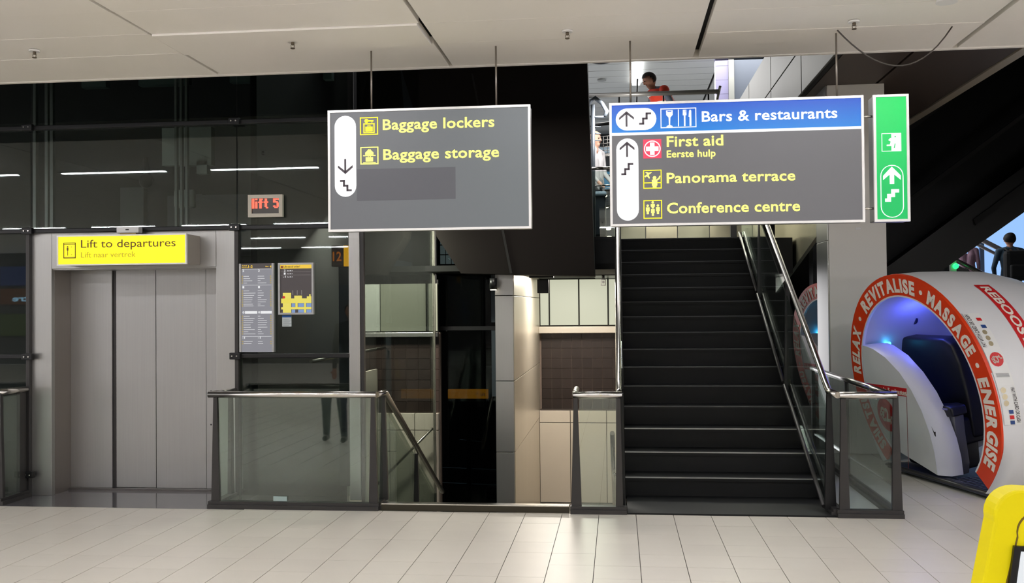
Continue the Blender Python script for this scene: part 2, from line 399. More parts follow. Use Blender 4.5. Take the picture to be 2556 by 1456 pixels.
# ---- daylight window far right
wn = sroot('window_1', (9, 25, 0))
q = B(); q.box((6.5, 25, .2), (16, 25.05, 6)); part('pane', q, emit('daylight_pane', (150, 192, 250), .95), wn)
for x in (8.9, 10.1, 11.3, 12.6):
    q = B(); q.box((x, 24.9, .2), (x+.1, 24.98, 6)); part('mullion', q, mat('window_mullion', (90, 110, 140), .5), wn)
q = B(); q.box((6.5, 24.9, 2.1), (16, 24.98, 2.18)); part('transom', q, MT['window_mullion'], wn)
b = B(); b.box((-2, 25.9, 2.4), (6.5, 26.0, 7)); b.box((5.7, 16.6, 4.3), (16, 16.7, 9)); struct('wall_back_upper', b, mat('upper_back_wall', (60, 62, 64), .6), None)

# ================================================================== GLASS LIFT SHAFT
gw = sroot('wall_glass_front', (-3.4, GY, 0))
def pane(x0, x1, z0, z1): q = B(); q.box((x0+.005, GY, z0), (x1-.005, GY+.012, z1)); part('glass_pane', q, SHAFTG, gw)
for x0, x1 in ((-7.36, -5.39), (-5.39, -3.41), (-3.41, -2.38)):
    pane(x0, x1, 2.45, 4.4) if False else pane(x0, x1, 2.45, 3.385)
    pane(x0, x1, 3.4, 5.0)
pane(-7.36, -5.39, 1.29, 2.42); pane(-7.36, -5.39, .03, 1.27); pane(-3.41, -2.38, 1.29, 2.42); pane(-3.41, -2.38, .03, 1.27)
for z, segs in ((3.39, ((-9, -2.37),)), (2.435, ((-9, -2.37),)), (1.28, ((-9, -5.4), (-3.4, -2.37)))):
    for a, c in segs:
        q = B(); q.box((a, GY-.04, z-.02), (c, GY+.02, z+.02), .006); part('glazing_bar', q, IRONB, gw)
for x in (-5.4, -3.405):
    q = B(); q.box((x-.018, GY-.04, 0), (x+.018, GY+.03, 2.42), .004); part('frame_post', q, IRON, gw)
for x, z in ((-5.39, 3.39), (-3.41, 3.39), (-5.39, 2.435), (-3.41, 2.435), (-5.39, 1.28), (-3.41, 1.28), (-5.38, .2)):
    q = B(); q.box((x-.05, GY-.075, z-.03), (x+.05, GY-.03, z+.03), .006); f = part('glass_clamp', q, IRONB, gw)
    q = B()
    for s in (-.022, .022): q.cyl((x+s, GY-.085, z), (x+s, GY-.074, z), .007, 10)
    part('bolt', q, CHROME, f)
b = B(); b.box((-2.372, GY-.03, 0), (-2.272, GY+.07, 3.0), .004); struct('trim_5', b, STEEL, None)
b = B(); b.box((-2.27, GY-.02, -.3), (-2.24, GY+.03, 3.0)); struct('trim_6', b, IRON, None)
# side glass along the descending stairs
sg = sroot('wall_glass_side', (-2.28, 10, 0))
q = B(); q.box((-2.29, GY+.06, -1.4), (-2.278, 11.85, 5.0)); part('glass_pane', q, SIDEGL, sg)
q = B(); q.box((-2.3, 11.85, -1.4), (-2.27, 11.885, 3.0)); part('edge_bar', q, mat('dull_edge', (112, 108, 100), .5, .3), sg)
b = B(); b.box((-3.36, GY+.2, -2), (-3.3, 11.85, 8)); struct('wall_shaft_side', b, BLACK, None)
sv = sroot('wall_stairwell_side', (-2.8, 12, -1.41))
q = B(); q.box((-3.3, 12.02, -1.5), (-2.24, 12.1, 1.38)); part('backing', q, MT['brown_grout'], sv)
q = B(); q.box((-3.3, 12.02, 2.0), (-2.28, 12.1, 5.2)); q.box((-3.3, 12.03, 1.3), (-2.26, 12.1, 2.05)); part('dark_upper', q, BLACK, sv)
for x0, x1 in ((-3.0, -2.42), (-2.38, -2.27)): q = B(); q.box((x0, 12.0, 1.4), (x1, 12.02, 2.0)); part('frosted_panel', q, emit('backlit_frosted_dim', (165, 166, 140), .75), sv)
q = B(); q.box((-3.3, 12.0, 1.4), (-3.01, 12.02, 2.0)); part('grey_panel', q, mat('dim_grey', (110, 114, 108), .4), sv)
q = B(); q.box((-3.3, 11.9, 1.33), (-2.25, 12.02, 1.385), .004); part('steel_ledge', q, STEEL, sv)
for i in range(7):
    for j in range(8):
        x0 = -3.3+.157*i; z0 = .38+.135*j
        if z0 > 1.3: continue
        q = B(); q.box((x0, 12.0, z0), (min(x0+.152, -2.25), 12.02, min(z0+.13, 1.32))); part('wall_tile', q, TB, sv)
for x0, x1 in ((-3.3, -2.88), (-2.872, -2.56), (-2.552, -2.25)):
    q = B(); q.box((x0, 11.93, .16), (x1, 12.01, .365), .002); part('beige_panel', q, BEIGE, sv)
    q = B(); q.box((x0, 11.93, -1.41), (x1, 12.01, .152), .002); part('beige_panel', q, BEIGE, sv)
q = B(); q.prism([(-3.05, 10.6, -1.4), (-3.05, 11.9, -1.4), (-3.05, 11.9, .93), (-3.05, 10.6, .93)], (.03, 0, 0)); part('beige_panel', q, BEIGE, sv)
b = B(); b.tube([(-3.0, 11.8, -.5), (-2.3, 11.8, .2)], .016, 8); b.tube([(-2.5, 11.8, 0), (-2.5, 11.93, -.05)], .01, 8); solo('wall_handrail', b, CHROMED, 'thin slanting wall handrail behind the side glass', 'handrail', (-3.0, 11.8, -.5))
b = B(); b.tube([(-3.0, 9.2, 1.18), (-2.9, 11.8, 1.2)], .02, 8); b.tube([(-2.9, 11.8, 1.2), (-2.9, 12.0, 1.15)], .014, 8); solo('wall_handrail', b, CHROMED, 'thin level wall handrail behind the side glass', 'handrail', (-2.9, 11.8, 1.18))
q = B(); q.prism([(-2.66, 11.98, 4.0), (-2.3, 11.98, 4.0), (-2.42, 11.98, 5.2), (-2.75, 11.98, 5.2)], (0, .02, 0)); part('pale_reflection_panel', q, mat('hazy_blue', (70, 78, 94), .3), sv)  # bluish glass reflection put in as a coloured panel
# far dark glazing between side glass and dividing wall
dg_ = sroot('wall_glass_far', (-1.9, 12.3, -1.4))
q = B(); q.box((-2.4, 12.3, -1.4), (-1.3, 12.312, 1.4)); part('glass_pane', q, FARGL, dg_)
q = B(); q.box((-2.4, 12.3, 1.45), (-1.3, 12.312, 3.0)); part('glass_pane', q, FARGL, dg_)
q = B(); q.box((-2.4, 12.28, 1.4), (-1.3, 12.33, 1.45)); part('glazing_bar', q, IRONB, dg_)
q = B(); q.box((-1.62, 12.29, 1.5), (-1.55, 12.33, 2.9)); part('frame_post', q, mat('slate_blue_metal', (56, 64, 70), .4, .5), dg_)
q = B(); q.box((-1.62, 12.29, .55), (-1.55, 12.33, 1.4)); part('frame_post', q, MT['slate_blue_metal'], dg_)
# shaft: window grid high behind
wg = sroot('window_2', (-2.9, 16.5, 2.3))
for i in range(3):
    for j in range(4):
        q = B(); q.box((-3.06+.1*i, 16.5, 2.45+.17*j), (-2.975+.1*i, 16.52, 2.6+.17*j)); part('pane', q, emit('lit_window', (232, 238, 225), 1. if (i+j) % 3 else .4), wg)
# lift shaft machinery seen through the glass
def post(x, y, wd, z0, z1, m, lab):
    b = B(); b.box((x-wd/2, y, z0), (x+wd/2, y+wd*.8, z1), .004); return solo('guide_rail', b, m, lab, 'guide rail', (x, y, z0), 'guide rails inside the glass lift shaft')
GR = mat('guide_rail_steel', (150, 152, 150), .4, .5)
shx = thing('lift_shaft_gear', 'pale guide rails, cables and landing gear inside the glass lift shaft above the doors', 'lift gear', (-5.2, 10, 0))
for x in (-4.78, -4.72, -4.66): q = B(); q.box((x, 10, 2.5), (x+.026, 10.05, 6), .002); part('guide_rail', q, GR, shx)
for x in (-6.42, -6.28, -6.22): q = B(); q.box((x, 10, .1), (x+.035, 10.05, 6), .002); part('guide_rail', q, GR, shx)
q = B(); q.box((-5.02, 10.2, 3.3), (-4.45, 10.3, 3.72)); q.box((-4.62, 10.2, 3.2), (-4.5, 10.3, 3.35)); part('landing_plate', q, mat('landing_plate', (178, 184, 180), .5), shx)
q = B(); q.box((-4.85, 10.12, 2.82), (-4.62, 10.2, 3.02), .02); part('bracket', q, MT['landing_plate'], shx)
for x0, x1 in ((-6.2, -5.9), (-5.5, -4.9), (-4.4, -4.0), (-3.6, -3.2)):
    q = B(); q.box((x0, 10.6, 4.3), (x1, 10.7, 4.75)); part('upper_plate', q, mat('upper_plate', (96, 112, 110), .5), shx)
q = B(); q.ball((-4.9, 9.6, 3.05), .07, (1, 1, 1.1)); q.cyl((-4.9, 9.6, 3.1), (-4.9, 9.6, 3.3), .03); part('camera_dome', q, IRONB, shx)
q = B(); q.cyl((-3.62, 9.4, 2.85), (-3.62, 9.4, 5.5), .012); q.ball((-3.62, 9.4, 2.8), .055); part('hanging_lamp', q, IRON, shx)
for x0, x1, z1 in ((-6.05, -5.75, 3.2), (-5.35, -5.0, 3.1), (-3.75, -3.45, 6)):
    q = B(); q.box((x0, 11.2, 0), (x1, 11.3, z1)); part('shaft_column', q, mat('shaft_column', (92, 96, 96), .5), shx)
q = B(); q.box((-5.3, 10.9, 2.45), (-3.8, 11.0, 3.05)); part('car_roof', q, mat('car_roof', (84, 86, 90), .5), shx)

# ---- lift front
lf = thing('lift', 'brushed steel lift with closed telescopic doors in a glass shaft', 'lift', (-4.4, GY, 0))
for x0, x1 in ((-5.385, -5.19), (-3.61, -3.425)):
    q = B(); q.box((x0, GY, 0), (x1, GY+.05, 2.42), .003); part('frame_panel', q, STEEL, lf)
q = B(); q.box((-5.188, GY, 2.085), (-3.612, GY+.05, 2.42), .003); part('header_panel', q, STEEL, lf)
q = B(); q.box((-5.19, GY+.02, 2.075), (-3.61, 8.72, 2.085)); part('header_soffit', q, STEEL, lf)
for x in (-5.19, -3.6):
    q = B(); q.box((x-.01, GY+.05, 0), (x, 8.72, 2.08), .001); part('reveal', q, mat('reveal_steel', (150, 143, 138), .35, .85, .05, 4, 0, .03, (20, 20, .6)), lf)
for x0, x1, y in ((-5.19, -4.775, 8.68), (-4.745, -4.35, 8.7), (-4.34, -3.85, 8.69), (-3.845, -3.5, 8.685)):
    q = B(); q.box((x0, y, .02), (x1, y+.03, 2.08), .002); part('door_leaf', q, STEELH, lf)
q = B(); q.box((-4.776, 8.7, .02), (-4.742, 8.72, 2.08)); part('leading_edge_gap', q, IRON, lf)
q = B(); q.box((-5.19, 8.64, 0), (-3.5, 8.68, .02)); q.box((-5.19, 8.7, 0), (-3.5, 8.76, .015)); part('door_sill', q, mat('sill', (110, 106, 104), .3, .8), lf)
q = B(); q.box((-5.25, 8.75, 0), (-3.4, 8.8, 2.2)); part('car_front', q, DARK, lf)
q = B(); q.cyl((-3.8, 8.683, .93), (-3.8, 8.69, .93), .01); q.cyl((-3.8, 8.683, .62), (-3.8, 8.69, .62), .008); part('fixing_dot', q, IRON, lf)
# lift sign
ls = thing('lift_sign', 'lit yellow box sign over the lift doors with the words Lift to departures', 'sign', (-4.36, 8.1, 2.1))
q = B(); q.box((-4.96, 8.105, 2.105), (-3.76, GY, 2.365), .003); part('housing', q, mat('sign_housing_warm', (158, 150, 140), .4, .3), ls)
q = B(); q.frame(-4.965, -3.757, 2.1, 2.37, .012, 8.085, 8.11); part('frame', q, FRAMEW, ls)
q = B(); q.box((-4.955, 8.095, 2.11), (-3.767, 8.104, 2.36)); part('lit_face', q, emit('yellow_lit_face', (255, 236, 10), 1.15), ls)
YD = emit('yellow_print_dark', (96, 62, 8), .6); YO = emit('yellow_print_olive', (176, 158, 30), .9)
text('Lift to departures', -4.74, -3.86, 2.258, .068, 8.092, YD, ls, -.0)
text('Lift naar vertrek', -4.74, -4.23, 2.17, .048, 8.092, YO, ls, -.004)
q = B(); q.frame(-4.905, -4.79, 2.165, 2.305, .006, 8.09, 8.094); q.box((-4.905, 8.09, 2.288), (-4.79, 8.094, 2.292)); q.box((-4.905, 8.09, 2.172), (-4.79, 8.094, 2.176))
q.disc(-4.866, 2.268, .006, 8.09, 8.094); q.box((-4.873, 8.09, 2.235), (-4.859, 8.094, 2.26)); q.box((-4.868, 8.09, 2.19), (-4.864, 8.094, 2.235)); q.poly([(-4.834, 2.265), (-4.829, 2.27), (-4.824, 2.265)], 8.09, 8.094); q.poly([(-4.834, 2.2), (-4.829, 2.195), (-4.824, 2.2)], 8.09, 8.094)
part('lift_pictogram', q, YD, ls)
b = B(); b.box((-4.49, 8.24, 2.395), (-4.28, 8.32, 2.45), .008)
sn = thing('door_sensor', 'small white motion sensor box above the yellow lift sign', 'sensor', (-4.385, 8.28, 2.39))
part('housing', b, WHITE, sn); q = B(); q.box((-4.4, 8.236, 2.42), (-4.37, 8.24, 2.43)); part('lens', q, IRON, sn); q = B(); q.box((-4.46, 8.25, 2.385), (-4.31, 8.3, 2.396)); part('bracket', q, mat('brass_bracket', (150, 128, 80), .4, .5), sn)
# LED display
ld = thing('led_display', 'small cream framed display with red dot matrix words lift 5 on the glass', 'display', (-3.12, GY-.06, 2.52))
q = B(); q.frame(-3.285, -2.968, 2.522, 2.722, .032, GY-.06, GY-.02); part('frame', q, mat('cream_plastic', (196, 190, 176), .5), ld)
q = B(); q.box((-3.255, GY-.045, 2.55), (-3.0, GY-.03, 2.695)); part('screen', q, mat('display_screen', (66, 62, 58), .3), ld)
FONT = {'l': ['11']*7, 'i': ['11', '00', '11', '11', '11', '11', '11'], 'f': ['0111', '0110', '1111', '0110', '0110', '0110', '0110'], 't': ['0110', '0110', '1111', '0110', '0110', '0110', '0011'], ' ': ['000']*7, '5': ['11111', '11000', '11110', '00011', '00011', '11011', '01110']}
q = B(); cx = -3.25
for ch in 'lift 5':
    g = FONT[ch]
    for rr, row in enumerate(g):
        for c_, bit in enumerate(row):
            if bit == '1': q.box((cx+c_*.0105, GY-.049, 2.687-rr*.0125), (cx+c_*.0105+.0095, GY-.046, 2.687-rr*.0125-.011))
    cx += (len(g[0])+1)*.0105-.003
part('dot_matrix_text', q, emit('red_led', (255, 80, 60), 2.5), ld)
# info boards on glass
BG = emit('board_lit_grey', (150, 150, 158), .62); BDK = emit('board_dark', (82, 74, 74), .55); BW = emit('board_white', (235, 236, 238), .8); BY = emit('board_yellow', (236, 196, 60), .85)
ib = thing('directory_board', 'tall narrow grey directory board listing floors 2, 1, 0 and -1', 'information board', (-3.21, GY-.06, 1.31))
def bp(z): return z
X0, X1, Z0, Z1 = -3.372, -3.05, 1.315, 2.108
q = B(); q.box((X0, GY-.06, Z0), (X0+.02, GY-.02, Z1), .003); q.box((X1-.02, GY-.06, Z0), (X1, GY-.02, Z1), .003); part('frame', q, mat('board_aluminium', (170, 170, 170), .4, .6), ib)
q = B(); q.box((X0+.02, GY-.05, Z0), (X1-.02, GY-.03, Z1-.05)); part('face', q, BG, ib)
q = B(); q.box((X0+.02, GY-.05, Z1-.05), (X1-.02, GY-.03, Z1)); part('header_band', q, BDK, ib)
H = Z1-Z0
def fz(f): return Z1-H*f
text('Arrival', X0+.026, X0+.07, fz(.032), .012, GY-.052, BY, ib, .01); text('Departures', X0+.026, X0+.08, fz(.05), .008, GY-.052, BY, ib, .01); text('1-2', X0+.084, X0+.125, fz(.05), .024, GY-.052, BY, ib, .02)
text('Floor', X1-.078, X1-.048, fz(.042), .01, GY-.052, BY, ib, .01); text('4', X1-.038, X1-.024, fz(.05), .02, GY-.052, BY, ib, .02)
q = B()
for f in (.063, .245, .825): q.box((X0+.026, GY-.053, fz(f)-.0012), (X1-.026, GY-.05, fz(f)+.0012))
part('divider_lines', q, BW, ib)['kind'] = 'stuff'
for s, f in (('2', .095), ('1', .28), ('0', .565), ('-1', .85)):
    for xx in (X0+.03, X0+.175): text(s, xx-(.004 if len(s) > 1 else 0), xx+(.02 if len(s) > 1 else .016), fz(f), .02, GY-.052, BW, ib, .02)
q = B()
q.box((X0+.052, GY-.053, fz(.568)), (X0+.165, GY-.05, fz(.537))); q.box((X0+.197, GY-.053, fz(.568)), (X1-.022, GY-.05, fz(.537)))
part('highlight_bar', q, BW, ib)
q = B(); random.seed(3)
rowsL = [.145, .17, .195, .22, .31, .335, .36, .385, .41, .435, .46, .48, .595, .62, .645, .67, .695, .72, .745, .77, .795, .88, .905]
for f in rowsL:
    q.box((X0+.04, GY-.053, fz(f)-.0017), (X0+.04+random.uniform(.03, .11), GY-.05, fz(f)+.0017)); q.box((X0+.172, GY-.053, fz(f)-.0017), (X0+.172+random.uniform(.02, .09), GY-.05, fz(f)+.0017))
part('text_rows', q, BW, ib)['kind'] = 'stuff'
q = B()
for f in rowsL: q.box((X0+.024, GY-.053, fz(f)-.005), (X0+.034, GY-.05, fz(f)+.005)); q.box((X1-.036, GY-.053, fz(f)-.005), (X1-.026, GY-.05, fz(f)+.005))
part('row_symbols', q, emit('board_symbol', (200, 176, 96), .6), ib)['kind'] = 'stuff'
lo = thing('lift_map_board', 'framed wall map with a yellow bar reading Lift out of order?', 'information board', (-2.845, GY-.06, 1.645))
X0, X1, Z0, Z1 = -3.01, -2.685, 1.648, 2.108; H = Z1-Z0
q = B(); q.frame(X0, X1, Z0, Z1, .017, GY-.06, GY-.02); part('frame', q, MT['board_aluminium'], lo)
q = B(); q.box((X0+.015, GY-.045, Z0+.015), (X1-.015, GY-.03, Z1-.015)); part('face', q, BDK, lo)
q = B(); q.box((X0+.018, GY-.05, fz(.11)), (X1-.018, GY-.046, fz(.036))); part('yellow_bar', q, BY, lo)
q = B(); q.box((X0+.024, GY-.053, fz(.1)), (X0+.045, GY-.05, fz(.055))); part('lift_symbol', q, emit('board_brown', (140, 60, 30), .7), lo)
text('Lift out of order?', X0+.052, X0+.2, fz(.09), .018, GY-.052, TEX_D, lo, .004)
for s, f in (('2', .165), ('1', .225), ('-1', .285)):
    text(s, X0+.05-(.008 if len(s) > 1 else 0), X0+.066, fz(f), .018, GY-.048, BW, lo, .02); text('See lift 4', X0+.08, X0+.13, fz(f-.006), .008, GY-.048, BW, lo, .01)
q = B()
for f in (.17, .235): q.box((X0+.02, GY-.049, fz(f)-.0008), (X1-.03, GY-.046, fz(f)+.0008))
for x in (.13, .17, .21): q.box((X0+x, GY-.049, fz(.62)), (X0+x+.004, GY-.046, fz(.53)))
part('thin_lines', q, emit('board_line', (170, 165, 160), .5), lo)['kind'] = 'stuff'
q = B()
for x0, x1, f0, f1 in ((.04, .115, .99-.02, .58), (.024, .3, .78, .69), (.115, .3, .9, .855), (.155, .175, .86, .77), (.235, .252, .97, .77), (.26, .3, .7, .65), (.282, .294, .66, .61), (.145, .215, .69, .635), (.024, .04, .78, .7), (.024, .04, .9, .855)):
    q.box((X0+x0, GY-.049, fz(f0)), (X0+x1, GY-.046, fz(f1)))
part('map_yellow_area', q, emit('map_yellow', (232, 218, 96), .8), lo)
q = B()
for x0, x1 in ((.12, .152), (.18, .232), (.256, .3)):
    for f0, f1 in ((.853, .783), (.97, .905)): q.box((X0+x0, GY-.048, fz(f0)), (X0+x1, GY-.046, fz(f1)))
part('map_blue_area', q, emit('map_blue', (130, 160, 210), .7), lo)
q = B(); q.disc(X0+.05, fz(.665), .012, GY-.053, GY-.05); part('location_dot', q, emit('map_red', (200, 40, 30), .8), lo)
ns = thing('paper_notice', 'small white notice with a blue top stuck on the glass below the map board', 'notice', (-2.94, GY-.03, 1.54))
q = B(); q.box((-2.99, GY-.012, 1.54), (-2.905, GY-.008, 1.64)); part('sheet', q, mat('paper', (196, 204, 206), .6), ns)
q = B(); q.box((-2.99, GY-.014, 1.622), (-2.905, GY-.011, 1.64)); part('blue_heading', q, mat('notice_blue', (20, 90, 170), .5), ns)
q = B(); [q.box((-2.982, GY-.014, 1.55+.009*k), (-2.925+.01*(k % 3), GY-.012, 1.552+.009*k)) for k in range(7)]; part('text_rows', q, mat('notice_grey', (120, 126, 130), .6), ns)['kind'] = 'stuff'
# yellow backed monitor sign on a post seen in the glass
ms = thing('departure_monitor', 'dark monitor with a yellow side on a black post inside the glass', 'monitor', (-2.62, 9.0, 0))
q = B(); q.box((-2.66, 9.0, 0), (-2.56, 9.08, 2.1), .004); part('post', q, IRONB, ms)
q = B(); q.box((-2.72, 8.97, 2.1), (-2.6, 9.12, 2.3), .004); part('screen_box', q, mat('brown_screen', (70, 40, 20), .4), ms)
q = B(); q.box((-2.6, 8.97, 2.1), (-2.565, 9.12, 2.3), .002); part('yellow_side', q, emit('amber_side', (240, 170, 10), .8), ms)
text('12', -2.705, -2.62, 2.15, .09, 8.965, emit('amber_print', (160, 84, 10), .8), ms, .02)

# ================================================================== BALUSTRADES
def fin(q, x, y, z0, z1, ax='x', w0=.075, w1=.03, t=.035):
    """tapered post"""
    if ax == 'x': q.prism([(x-w0/2, y-t/2, z0), (x+w0/2, y-t/2, z0), (x+w1/2, y-t/2, z1), (x-w1/2, y-t/2, z1)], (0, t, 0))
    else: q.prism([(x-t/2, y-w0/2, z0), (x-t/2, y+w0/2, z0), (x-t/2, y+w1/2, z1), (x-t/2, y-w1/2, z1)], (t, 0, 0))
    return q
BY_ = 7.96; RZ = .97
def base_rail(q, a, c):
    a, c = Vector(a), Vector(c); d = (c-a).normalized(); n = Vector((-d.y, d.x, 0))
    for w_, z0, z1 in ((.05, 0, .035), (.034, .035, .06)):
        q.prism([a-n*w_+Vector((0, 0, z0)), a+n*w_+Vector((0, 0, z0)), a+n*w_+Vector((0, 0, z1)), a-n*w_+Vector((0, 0, z1))], c-a)
    return q
bl = thing('glass_balustrade', 'glass balustrade with steel handrail between the lift and the descending stairs', 'balustrade', (-2.75, BY_, 0), 0, 'glass balustrades')
XL, XR = -3.44, -2.04
q = B(); q.tube([(XL+.02, GY-.03, RZ), (XL-.04, BY_, RZ)], .026); q.tube([(XL-.06, BY_-.01, RZ), (XR+.01, BY_-.01, RZ)], .028); part('handrail', q, CHROME, bl)
q = B(); q.tube([(XR+.01, BY_, RZ), (XR+.04, 8.14, RZ), (XR+.06, 10.7, RZ-1.34)], .026); part('sloping_handrail', q, CHROMED, bl)
q = B(); base_rail(q, (XL-.06, BY_, 0), (XR+.03, BY_, 0)); base_rail(q, (XL, BY_, 0), (XL, GY-.03, 0)); base_rail(q, (XR, BY_, 0), (XR, 8.2, 0)); part('base_rail', q, IRON, bl)
q = B(); q.box((XL+.03, BY_-.008, .06), (XR-.03, BY_+.008, RZ-.03)); part('glass_pane', q, GLASS, bl)
q = B(); q.box((XL-.008, BY_+.03, .06), (XL+.008, GY-.05, RZ-.03)); part('glass_pane', q, GLASS, bl)
q = B(); q.prism([(XR, BY_+.04, .06), (XR, 8.14, .06), (XR, 8.14, RZ-.03), (XR, BY_+.04, RZ-.03)], (.012, 0, 0)); part('glass_pane', q, GLASS, bl)
q = B(); q.prism([(XR, 8.2, -.05), (XR, 8.2, RZ-.06), (XR, 10.6, RZ-1.34), (XR, 10.6, -1.4)], (.012, 0, 0)); part('glass_pane', q, GLASS, bl)
for x, y, z0, z1, ax in ((XL+.0, BY_, .05, RZ, 'x'), (XL, GY-.09, .05, RZ, 'y'), (XR-.02, BY_, .05, RZ, 'x'), (XR+.02, 8.16, .05, RZ, 'x'), (XR+.02, 9.5, -.75, .24, 'x')):
    q = B(); fin(q, x, y, z0, z1, ax); part('post', q, IRON, bl)
q = B(); q.box((-2.93, BY_-.012, .065), (-2.81, BY_-.009, .105)); part('maker_plate', q, mat('pale_plate', (150, 168, 164), .4), bl)
# left-most, cut by the frame
bm_ = thing('glass_balustrade', 'glass balustrade with steel handrail at the left edge beside the lift frame', 'balustrade', (-5.41, 8.2, 0), 0, 'glass balustrades')
q = B(); q.tube([(-5.41, GY-.05, RZ+.01), (-5.44, BY_, RZ+.01), (-7.2, BY_, RZ+.01)], .028); part('handrail', q, CHROME, bm_)
q = B(); base_rail(q, (-5.41, GY-.05, 0), (-5.41, BY_-.05, 0)); base_rail(q, (-5.41, BY_, 0), (-7.2, BY_, 0)); part('base_rail', q, IRON, bm_)
q = B(); q.box((-5.42, BY_+.03, .06), (-5.405, GY-.07, RZ-.03)); part('glass_pane', q, GLASS, bm_)
q = B(); q.box((-7.2, BY_-.008, .06), (-5.45, BY_+.008, RZ-.03)); part('glass_pane', q, GLASS, bm_)
q = B(); fin(q, -5.42, GY-.1, .05, RZ, 'y', .1, .09); part('post', q, IRON, bm_)
q = B(); fin(q, -5.42, BY_, .05, RZ, 'x'); part('post', q, IRON, bm_)
# middle one with the left handrail of the rising stairs
mb = thing('glass_balustrade', 'narrow glass balustrade between the descending and the rising stairs', 'balustrade', (-.17, BY_, 0), 0, 'glass balustrades')
ML, MR = -.355, -.005
q = B(); q.tube([(ML, 8.18, RZ+.03), (ML-.005, BY_+.02, RZ+.01), (ML, BY_, RZ)], .024); q.tube([(ML-.02, BY_-.01, RZ), (MR+.03, BY_-.01, RZ)], .029); part('handrail', q, CHROME, mb)
q = B(); base_rail(q, (ML-.05, BY_, 0), (MR+.06, BY_, 0)); part('base_rail', q, IRON, mb)
q = B(); q.box((ML+.03, BY_-.008, .06), (MR-.02, BY_+.008, RZ-.03)); part('glass_pane', q, GLASS, mb)
for x in (ML, MR):
    q = B(); fin(q, x, BY_, .05, RZ, 'x', .085 if x < -.1 else .06, .03); part('post', q, IRON, mb)
q = B(); q.prism([(ML-.006, BY_+.05, .0), (ML-.006, 8.3, 0), (ML-.006, 8.3, RZ-.05), (ML-.006, BY_+.05, RZ-.05)], (.012, 0, 0)); part('glass_pane', q, GLASS, mb)
# kerb in front of the descending stairs
kb = thing('stair_kerb', 'low dark kerb with a bright steel edge in front of the descending stairs', 'kerb', (-1.2, 7.95, 0))
q = B(); q.box((XR+.05, 7.94, 0), (ML-.06, 8.0, .052)); part('kerb_face', q, mat('kerb_bronze', (60, 56, 46), .3, .7), kb)
q = B(); q.box((XR+.05, 7.935, .052), (ML-.06, 8.01, .062), .002); part('bright_edge', q, CHROME, kb)
# ================================================================== RISING STAIRS
ST = thing('staircase', 'wide black staircase rising to the upper floor under the blue and grey sign', 'staircase', (.9, 8.0, 0))
SX0, SX1 = .05, 1.73; RH, TR, Y1 = .1745, .335, 8.68
q = B(); q.box((.06, 7.935, -.01), (1.71, 8.66, .012)); part('foot_plate', q, STEP, ST)
NS = 15
for i in range(NS):
    y = Y1+TR*i; z = RH*(i+1)
    q = B(); q.box((SX0, y, z-RH-.02), (SX1, y+TR+.02, z-.006)); q.box((SX0, y-.02, z-.03), (SX1, y+.05, z)); s_ = part('step', q, STEP, ST)
    q = B(); q.box((SX0, y-.024, z-.006), (SX1-.0, y-.004, z+.002)); part('nosing', q, NOSEB if i < 3 else NOSE, s_)
q = B(); q.prism([(SX0-.05, 8.0, 0), (SX0-.05, 8.5, .02), (SX0-.05, Y1+14*TR, 2.74), (SX0-.05, 13.6, 2.62), (SX0-.05, 13.6, 2.1), (SX0-.05, 8.6, -.3)], (.05, 0, 0)); part('stringer', q, BLACK, ST)
q = B(); q.prism([(SX1, 8.0, 0), (SX1, 8.5, .02), (SX1, Y1+14*TR, 2.74), (SX1, 13.6, 2.62), (SX1, 13.6, 2.1), (SX1, 8.6, -.02)], (.04, 0, 0)); part('stringer', q, BLACKG, ST)
for i_ in range(5):
    ya, yb = 8.95+.9*i_, min(8.94+.9*(i_+1), 13.38); za, zb_ = (ya-8.6)*.52-.06, (yb-8.6)*.52-.06
    q = B(); q.prism([(1.775, ya, 0), (1.775, yb, 0), (1.775, yb, max(zb_, .05)), (1.775, ya, max(za, .04))], (.02, 0, 0)); part('side_cladding_panel', q, mat('stair_cladding', (112, 108, 100), .4, .2), ST)
sl = RH/TR
def zl(y): return (y-Y1)*sl+RH
def strail(x, off, r, y0, y1, m, name):
    q = B(); q.tube([(x, y0, zl(y0)+off), (x, y1, zl(y1)+off)], r); return part(name, q, m, ST)
for ya, yb in ((8.12, 9.95), (10.0, 11.75), (11.8, 13.4)):
    for dx, rr in ((-.035, .018), (.035, .022)):
        q = B(); q.tube([(1.69+dx, ya, max(.05, zl(ya)+.05)), (1.69+dx, yb, zl(yb)+.05)], rr); part('base_channel', q, IRON, ST)
    q = B(); q.prism([(1.685, ya, zl(ya)+.06), (1.685, yb, zl(yb)+.06), (1.685, yb, zl(yb)+.95), (1.685, ya, zl(ya)+.95)], (.012, 0, 0)); part('glass_pane', q, GLASS, ST)
for y in (8.1, 9.97, 11.77):
    q = B(); fin(q, 1.7, y, max(.03, zl(y)), zl(y)+1.06 if y > 8.2 else RZ, 'x', .09, .035, .04); part('post', q, IRONB, ST)
    q = B(); fin(q, .02, y, max(.03, zl(y)), zl(y)+1.06 if y > 8.2 else RZ, 'x', .05, .03, .04); part('post', q, IRONB, ST)
q = B(); q.tube([(1.74, BY_, RZ), (1.70, 8.1, RZ+.02), (1.70, 8.22, RZ+.08), (1.70, 13.3, RZ+.08+(13.3-8.22)*sl), (1.70, 14.2, RZ+.08+(13.3-8.22)*sl)], .027); part('handrail', q, CHROME, ST)
q = B(); q.tube([(0, BY_, RZ), (.0, 8.1, RZ+.02), (.0, 8.22, RZ+.08), (.0, 13.3, RZ+.08+(13.3-8.22)*sl)], .027); part('handrail', q, CHROME, ST)
